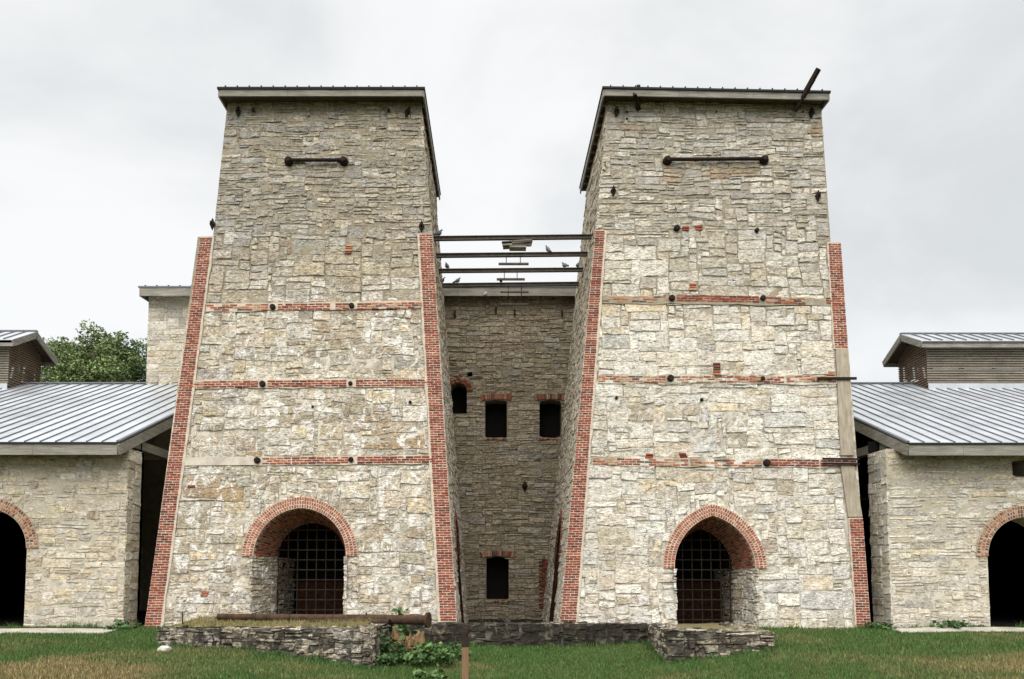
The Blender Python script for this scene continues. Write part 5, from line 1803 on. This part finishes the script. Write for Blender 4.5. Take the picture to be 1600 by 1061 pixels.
def tree(label, cx, Y, ztop, R, seed, leafcol, n=16000, zlow=5.0):
    r = random.Random(seed)
    th = thing('leafy_tree', label, 'tree', (cx, Y, 0), 'trees behind the left shed')
    mb = MB()
    mb.tube([(cx, Y, -.3), (cx + .1, Y, ztop * .3), (cx - .1, Y + .1, ztop * .55), (cx + .05, Y, ztop * .8)], [.28, .22, .15, .05], 8)
    for k in range(40):
        z0 = r.uniform(.35, .80) * ztop
        a = r.uniform(0, 2 * PI)
        z1 = min(ztop * .96, z0 + r.uniform(.6, 3.2))
        frac = (z1 - zlow) / (ztop - zlow)
        rad = R * (0.35 + 0.75 * math.sin(PI * min(1, max(0.06, frac * .8 + .1)))) * r.uniform(.55, 1.0)
        p1 = Vector((cx + rad * math.cos(a), Y + rad * math.sin(a), z1))
        p0 = Vector((cx, Y, z0)); m = (p0 + p1) / 2 + Vector((0, 0, -.25))
        mb.tube([p0, m, p1], [.07, .045, .015], 6)
    mb.build('trunk', M['bark'], th)
    zc = (ztop + zlow) / 2; hz = (ztop - zlow) / 2
    g = nrng.normal(0, 1, (n * 3, 3)); g /= np.linalg.norm(g, axis=1)[:, None]
    rho = nrng.random(n * 3) ** 0.38
    C = np.array([cx, Y, zc]) + g * rho[:, None] * np.array([R * 1.25, R * 1.25, hz * 1.06])
    so = seed * 3.7
    dens = np.array([mnoise.noise(Vector((p[0] * .62 + so, p[1] * .62, p[2] * .75))) + .55 * mnoise.noise(Vector((p[0] * 1.5, p[1] * 1.5 + so, p[2] * 1.8)))
                     + .35 * mnoise.noise(Vector((p[0] * 3.6, p[1] * 3.6, p[2] * 4.2 + so))) for p in C])
    C = C[dens > -0.32 + 0.62 * rho ** 3][:n]
    clump = np.array([mnoise.noise(Vector((p[0] * 1.1, p[1] * 1.1 + so, p[2] * 1.3))) for p in C])
    T = np.array(leafcol)[None] * (1 + .55 * clump)[:, None] * nrng.uniform(.65, 1.4, (len(C), 1)) + nrng.normal(0, .006, (len(C), 3))
    T = np.clip(T, .008, .4)
    V, F, TT = leaf_mesh(C, nrng.uniform(.06, .125, len(C)), T, r)
    obj('crown', V, F, M['leaf'], th, tint=TT)


tc = lambda x, y, Y: at(x, y, Y)
for (x, ytop, Y, R, lab, col, n) in (
        (140, 506, 44, 2.1, 'tallest leafy tree between the louvred cupola and the tall building', (0.165, 0.215, 0.085), 52000),
        (210, 523, 47, 1.7, 'darker leafy tree against the edge of the tall building', (0.075, 0.125, 0.046), 30000),
        (182, 512, 46, 1.6, 'leafy tree between the tallest tree and the darker tree', (0.13, 0.18, 0.066), 34000),
        (95, 530, 46, 2.0, 'lower leafy tree close beside the louvred cupola', (0.12, 0.165, 0.062), 36000),
        (-28, 480, 48, 1.8, 'tree at the left picture edge behind the louvred cupola', (0.05, 0.08, 0.035), 9000)):
    p = at(x, ytop, Y)
    tree(lab, p.x, Y, p.z, R, int(x + 50), col, n)


def weed(label, cx, cy, r0, h, n, col, seed, size=(.05, .12), cat='plant', name='leafy_weed', group='weeds round the stump'):
    th = thing(name, label, cat, (cx, cy, ground_z(cx, cy)), group)
    rr = random.Random(seed); z0 = ground_z(cx, cy)
    mb = MB(); C = []; S = []; T = []
    for k in range(max(5, n // 26)):
        a = rr.uniform(0, 2 * PI); q = r0 * rr.random() ** .5
        b = Vector((cx + q * math.cos(a) * .6, cy + q * math.sin(a) * .6, z0 - .03))
        hh = h * rr.uniform(.45, 1.0) * (1.1 - .55 * q / r0)
        t = Vector((cx + q * math.cos(a) * 1.2, cy + q * math.sin(a) * 1.2, z0 + hh))
        m = (b + t) / 2 + Vector((rr.uniform(-.04, .04), rr.uniform(-.04, .04), .04))
        mb.tube([b, m, t], [.008, .006, .003], 5)
        for i in range(26):
            u = rr.uniform(.25, 1.05)
            p = b.lerp(m, u * 2) if u < .5 else m.lerp(t, (u - .5) * 2)
            C.append(np.array(p) + np.array([rr.gauss(0, .07), rr.gauss(0, .07), rr.gauss(0, .035)])); S.append(rr.uniform(*size))
            g = rr.uniform(.6, 1.45); T.append([c_ * g for c_ in col])
    mb.build('stem', M['leaf'], th).data.color_attributes['tint'].data.foreach_set('color', [0.06, 0.1, 0.03, 1] * len(mb.v))
    V, F, TT = leaf_mesh(np.array(C), np.array(S), np.array(T), rr, 1.3, .35)
    obj('leaves', V, F, M['leaf'], th, tint=TT)


G1, G2 = (0.075, 0.135, 0.04), (0.05, 0.095, 0.03)
for (x, Y, r0, h, n, col, lab) in (
        (607, 17.3, .42, .95, 420, G2, 'tall leafy weed growing between the low wall and the stump'),
        (640, 17.2, .5, .30, 320, G1, 'low leafy weed at the foot of the stump'),
        (676, 16.9, .5, .62, 480, G1, 'broad bright weed just right of the stump'),
        (703, 17.6, .4, .4, 260, G2, 'small weed growing against the black wall right of the stump'),
        (598, 16.5, .3, .42, 200, G2, 'dark weed at the corner foot of the low wall'),
        (676, 15.6, .28, .16, 160, G1, 'small low weed in the grass before the stump'),
        (620, 18.4, .45, 1.25, 380, G1, 'leafy weed climbing over the flanged pipe')):
    p = at(x, 1000, Y)
    weed(lab, p.x, Y, r0, h, n, col, int(x * 3 + Y))
for (x, Y, r0, h, n, lab) in ((190, 20.3, .3, .2, 120, 'low dark weed at the foot of the left shed corner'), (1480, 20.65, .35, .2, 120, 'low weed at the wall foot by the right shed arch'),
                              (1375, 20.5, .25, .15, 90, 'tiny weed by the right shed corner')):
    p = at(x, 980, Y)
    weed(lab, p.x, Y, r0, h, n, G2, int(x), cat='plant', group='weeds at the shed walls')

# ---- grass
NB = 230000
X = nrng.uniform(-15.5, 16.5, NB); Y = 13.2 + (21.0 - 13.2) * nrng.random(NB) ** 1.15


def in_poly(poly, x, y):
    r = np.ones(len(x), dtype=bool)
    a = sum(poly[i][0] * poly[(i + 1) % len(poly)][1] - poly[(i + 1) % len(poly)][0] * poly[i][1] for i in range(len(poly)))
    if a < 0: poly = poly[::-1]
    for nx_, ny_, c_ in poly_planes(poly): r &= (x * nx_ + y * ny_) < c_
    return r


on_terr = in_poly([(P0.x, P0.y), (P1.x, P1.y), (P2.x, 21.2), (P0.x - .1, 21.2)], X, Y)
on_soil = in_poly(TERR, X, Y)
blk = in_poly([(Q1.x - .3, WALL_Y), (R1.x - .05, R1.y - .02), (R2.x + .1, R2.y - .02), (R2.x + .2, 21.2), (Q1.x - .3, 21.2)], X, Y)
mid_ = (X > P2.x - .1) & (X < Q1.x + .3) & (Y > WALL_Y - .03)
pav = ((X < at(176, 985, 20).x) & (Y > 19.55) & (Y < 20.5)) | ((X > at(1404, 985, 20).x) & (Y > 19.85) & (Y < 20.7))
shed_zone = (Y > 20.75)
keep = (~on_terr | on_soil) & ~blk & ~mid_ & ~pav & ~shed_zone
keep &= ~(on_soil & (nrng.random(NB) < .35))
X = X[keep]; Y = Y[keep]; on_soil = on_soil[keep]
n = len(X)
Z = np.array([terr_z(x, y) if s_ else ground_z(x, y) for x, y, s_ in zip(X, Y, on_soil)])
patch = np.array([mnoise.fractal(Vector((x * .33, y * .5, 1.0)), 1.0, 2.0, 4) for x, y in zip(X, Y)])
patch2 = np.array([mnoise.noise(Vector((x * 1.6, y * 2.4, 5.0))) for x, y in zip(X, Y)])
leftdry = np.clip((-X - 3.0) / 4.0, 0, 1) * np.clip((17.0 - Y) / 2.2, 0, 1)
rightdry = np.clip((X - 4.5) / 4.0, 0, 1) * np.clip((18.5 - Y) / 2.5, 0, 1) * .55
dry = np.clip(patch * .8 + patch2 * .35 + leftdry * 1.0 + rightdry - .10, 0, 1)
dry = np.where(on_soil, np.clip(.72 + .4 * patch2, 0, 1), dry)
green = np.array([0.06, 0.118, 0.028]); tan_ = np.array([0.24, 0.185, 0.085])
T = green[None] * (1 - dry[:, None]) + tan_[None] * dry[:, None]
T *= nrng.uniform(.55, 1.45, (n, 1))
hgt = nrng.uniform(.03, .075, n) * (1 + .6 * np.clip(patch2, 0, 1))
# taller tufts along the feet of the walls
foot = np.clip(1 - np.abs(Y - (P0.y + (X - P0.x) / (P1.x - P0.x) * (P1.y - P0.y))) / .5, 0, 1) * ((X > P0.x - .3) & (X < P1.x + .4))
hgt *= 1 + 1.3 * foot * nrng.random(n)
EDGES = [(P0, P1, 1800), (P1, P2, 900), (P2, Q1, 1500), (Q1, R1, 700), (R1, R2, 700), ((R2.x, 20.55), (10.2, 20.62), 900), ((-9.2, 20.6), (-13.6, 20.75), 700), ((10.6, 20.75), (14.0, 20.78), 700), ((P0.x, P0.y), (P0.x - .2, 20.5), 300)]
ex = []; ey = []; eh = []
for a_, b_, k_ in EDGES:
    tt = nrng.random(k_)
    cl = np.array([max(0.0, .35 + mnoise.noise(Vector((a_[0] * 3 + q * 9, a_[1], 2)))) for q in tt])
    dx_, dy_ = b_[0] - a_[0], b_[1] - a_[1]; L_ = math.hypot(dx_, dy_)
    off = np.abs(nrng.normal(0, .07, k_)) + .02
    ex.append(a_[0] + dx_ * tt + dy_ / L_ * off); ey.append(a_[1] + dy_ * tt - dx_ / L_ * off); eh.append(nrng.uniform(.05, .24, k_) * np.clip(cl * 1.4, .15, 1))
ex = np.concatenate(ex); ey = np.concatenate(ey); eh = np.concatenate(eh); ne = len(ex)
ez = np.array([ground_z(x, y) for x, y in zip(ex, ey)])
X = np.concatenate([X, ex]); Y = np.concatenate([Y, ey]); Z = np.concatenate([Z, ez]); hgt = np.concatenate([hgt, eh])
T = np.concatenate([T, (np.array([0.06, 0.115, 0.028])[None] * nrng.uniform(.5, 1.5, (ne, 1)))]); n = len(X)
ang = nrng.uniform(0, 2 * PI, n); w = nrng.uniform(.006, .012, n)
lean = nrng.normal(0, .35, (n, 2)) * hgt[:, None]
V = np.empty((n, 3, 3))
V[:, 0] = np.column_stack([X - np.cos(ang) * w, Y - np.sin(ang) * w, Z - .01])
V[:, 1] = np.column_stack([X + np.cos(ang) * w, Y + np.sin(ang) * w, Z - .01])
V[:, 2] = np.column_stack([X + lean[:, 0], Y + lean[:, 1], Z + hgt])
me = bpy.data.meshes.new('grass')
me.vertices.add(n * 3); me.vertices.foreach_set('co', V.astype(np.float32).ravel())
me.loops.add(n * 3); me.loops.foreach_set('vertex_index', np.arange(n * 3, dtype=np.int32))
me.polygons.add(n); me.polygons.foreach_set('loop_start', np.arange(0, n * 3, 3, dtype=np.int32))
me.update(); me.validate()
ca = me.color_attributes.new('tint', 'FLOAT_COLOR', 'POINT')
cc = np.ones((n * 3, 4), dtype=np.float32); cc[:, :3] = np.repeat(T, 3, axis=0)
ca.data.foreach_set('color', cc.ravel())
me.materials.append(M['grass'])
go = bpy.data.objects.new('grass', me); link(go)
tag(go, 'short mown grass with dry brown patches covering the ground', 'grass', kind='stuff')

# ================================================================== PIGEONS
def pigeon(label, pos, head, scale=1.0, bow=0.0, shade=1.0):
    """Perched pigeon; head is the yaw it faces."""
    spine = [(-.17, .035, .006, .03), (-.12, .05, .016, .034), (-.07, .075, .036, .04), (-.01, .095, .058, .058), (.045, .115, .062, .066),
             (.085, .145, .05, .052), (.10, .18, .030, .031), (.112, .21, .028, .029), (.128, .222, .024, .023), (.148, .217, .010, .009), (.166, .208, .003, .003)]
    seg = 10; V = []; T = []
    for k, (x, z, ry, rz) in enumerate(spine):
        for i in range(seg):
            a = 2 * PI * i / seg
            tilt = -0.55 if 2 < k < 7 else -0.15
            V.append(Vector((x + rz * math.sin(a) * tilt, ry * math.cos(a), z + rz * math.sin(a) + bow * x)))
            g = (0.16, 0.17, 0.19) if k < 5 else ((0.09, 0.11, 0.115) if k < 9 else (0.2, 0.18, 0.16))
            if k < 2: g = (0.08, 0.085, 0.095)
            T.append([c_ * shade for c_ in g])
    R = Matrix.Rotation(head, 3, 'Z')
    VV = [pos + (R @ v) * scale for v in V]
    F = [(j * seg + i, j * seg + (i + 1) % seg, (j + 1) * seg + (i + 1) % seg, (j + 1) * seg + i) for j in range(len(spine) - 1) for i in range(seg)]
    F += [tuple(reversed(range(seg))), tuple((len(spine) - 1) * seg + i for i in range(seg))]
    th = thing('pigeon', label, 'bird', tuple(pos), 'pigeons perched between the towers')
    obj('body', VV, F, M['pigeon'], th, tint=np.array(T), smooth=True)
    for s_ in (-1, 1):
        mb = MB(); b = pos + (R @ Vector((0.01, s_ * .025, 0))) * scale
        mb.tube([b, b + Vector((0, 0, .07 * scale))], .006, 5, tint=(.25, .08, .06)); mb.build('leg', M['pigeon'], th)


PG = [(684, 0, 0.4, 'grey pigeon at the left end of the second beam'), (857, 1, 2.2, 'grey pigeon alone on the right half of the second beam'),
      (699, 2, 2.0, 'pale grey pigeon near the left end of the third beam'), (883, 2, 2.3, 'grey pigeon on the third beam, left one of the right pair'),
      (902, 2, 1.2, 'grey pigeon on the third beam nearest the pointed-arch tower'), (714, 3, 0.3, 'leaning pigeon near the left end of the lowest beam'),
      (783, 3, 1.7, 'small pigeon in the middle of the lowest beam'), (690, 3, 0.2, 'pigeon where the lowest beam meets the round-arched tower')]
for i, (x, k, hd, lab) in enumerate(PG):
    a, b, Yb = beam_pts[k]
    q = at(x, 400, Yb)
    t = (q.x - a.x) / (b.x - a.x)
    kk = 1 if k != 0 else 0
    pigeon(lab, Vector((q.x, Yb, lerp(a.z, b.z, t) + .061)), hd, rng.uniform(.82, .98), rng.uniform(-.1, .45), rng.uniform(.5, .95))
pz = BF.px(758, 462)
pigeon('whitish pigeon in front of the rear roof edge', Vector((at(758, 463, 28.5).x, 28.5, at(758, 463, 28.5).z)), 0.5, 0.9, .3, 2.0)
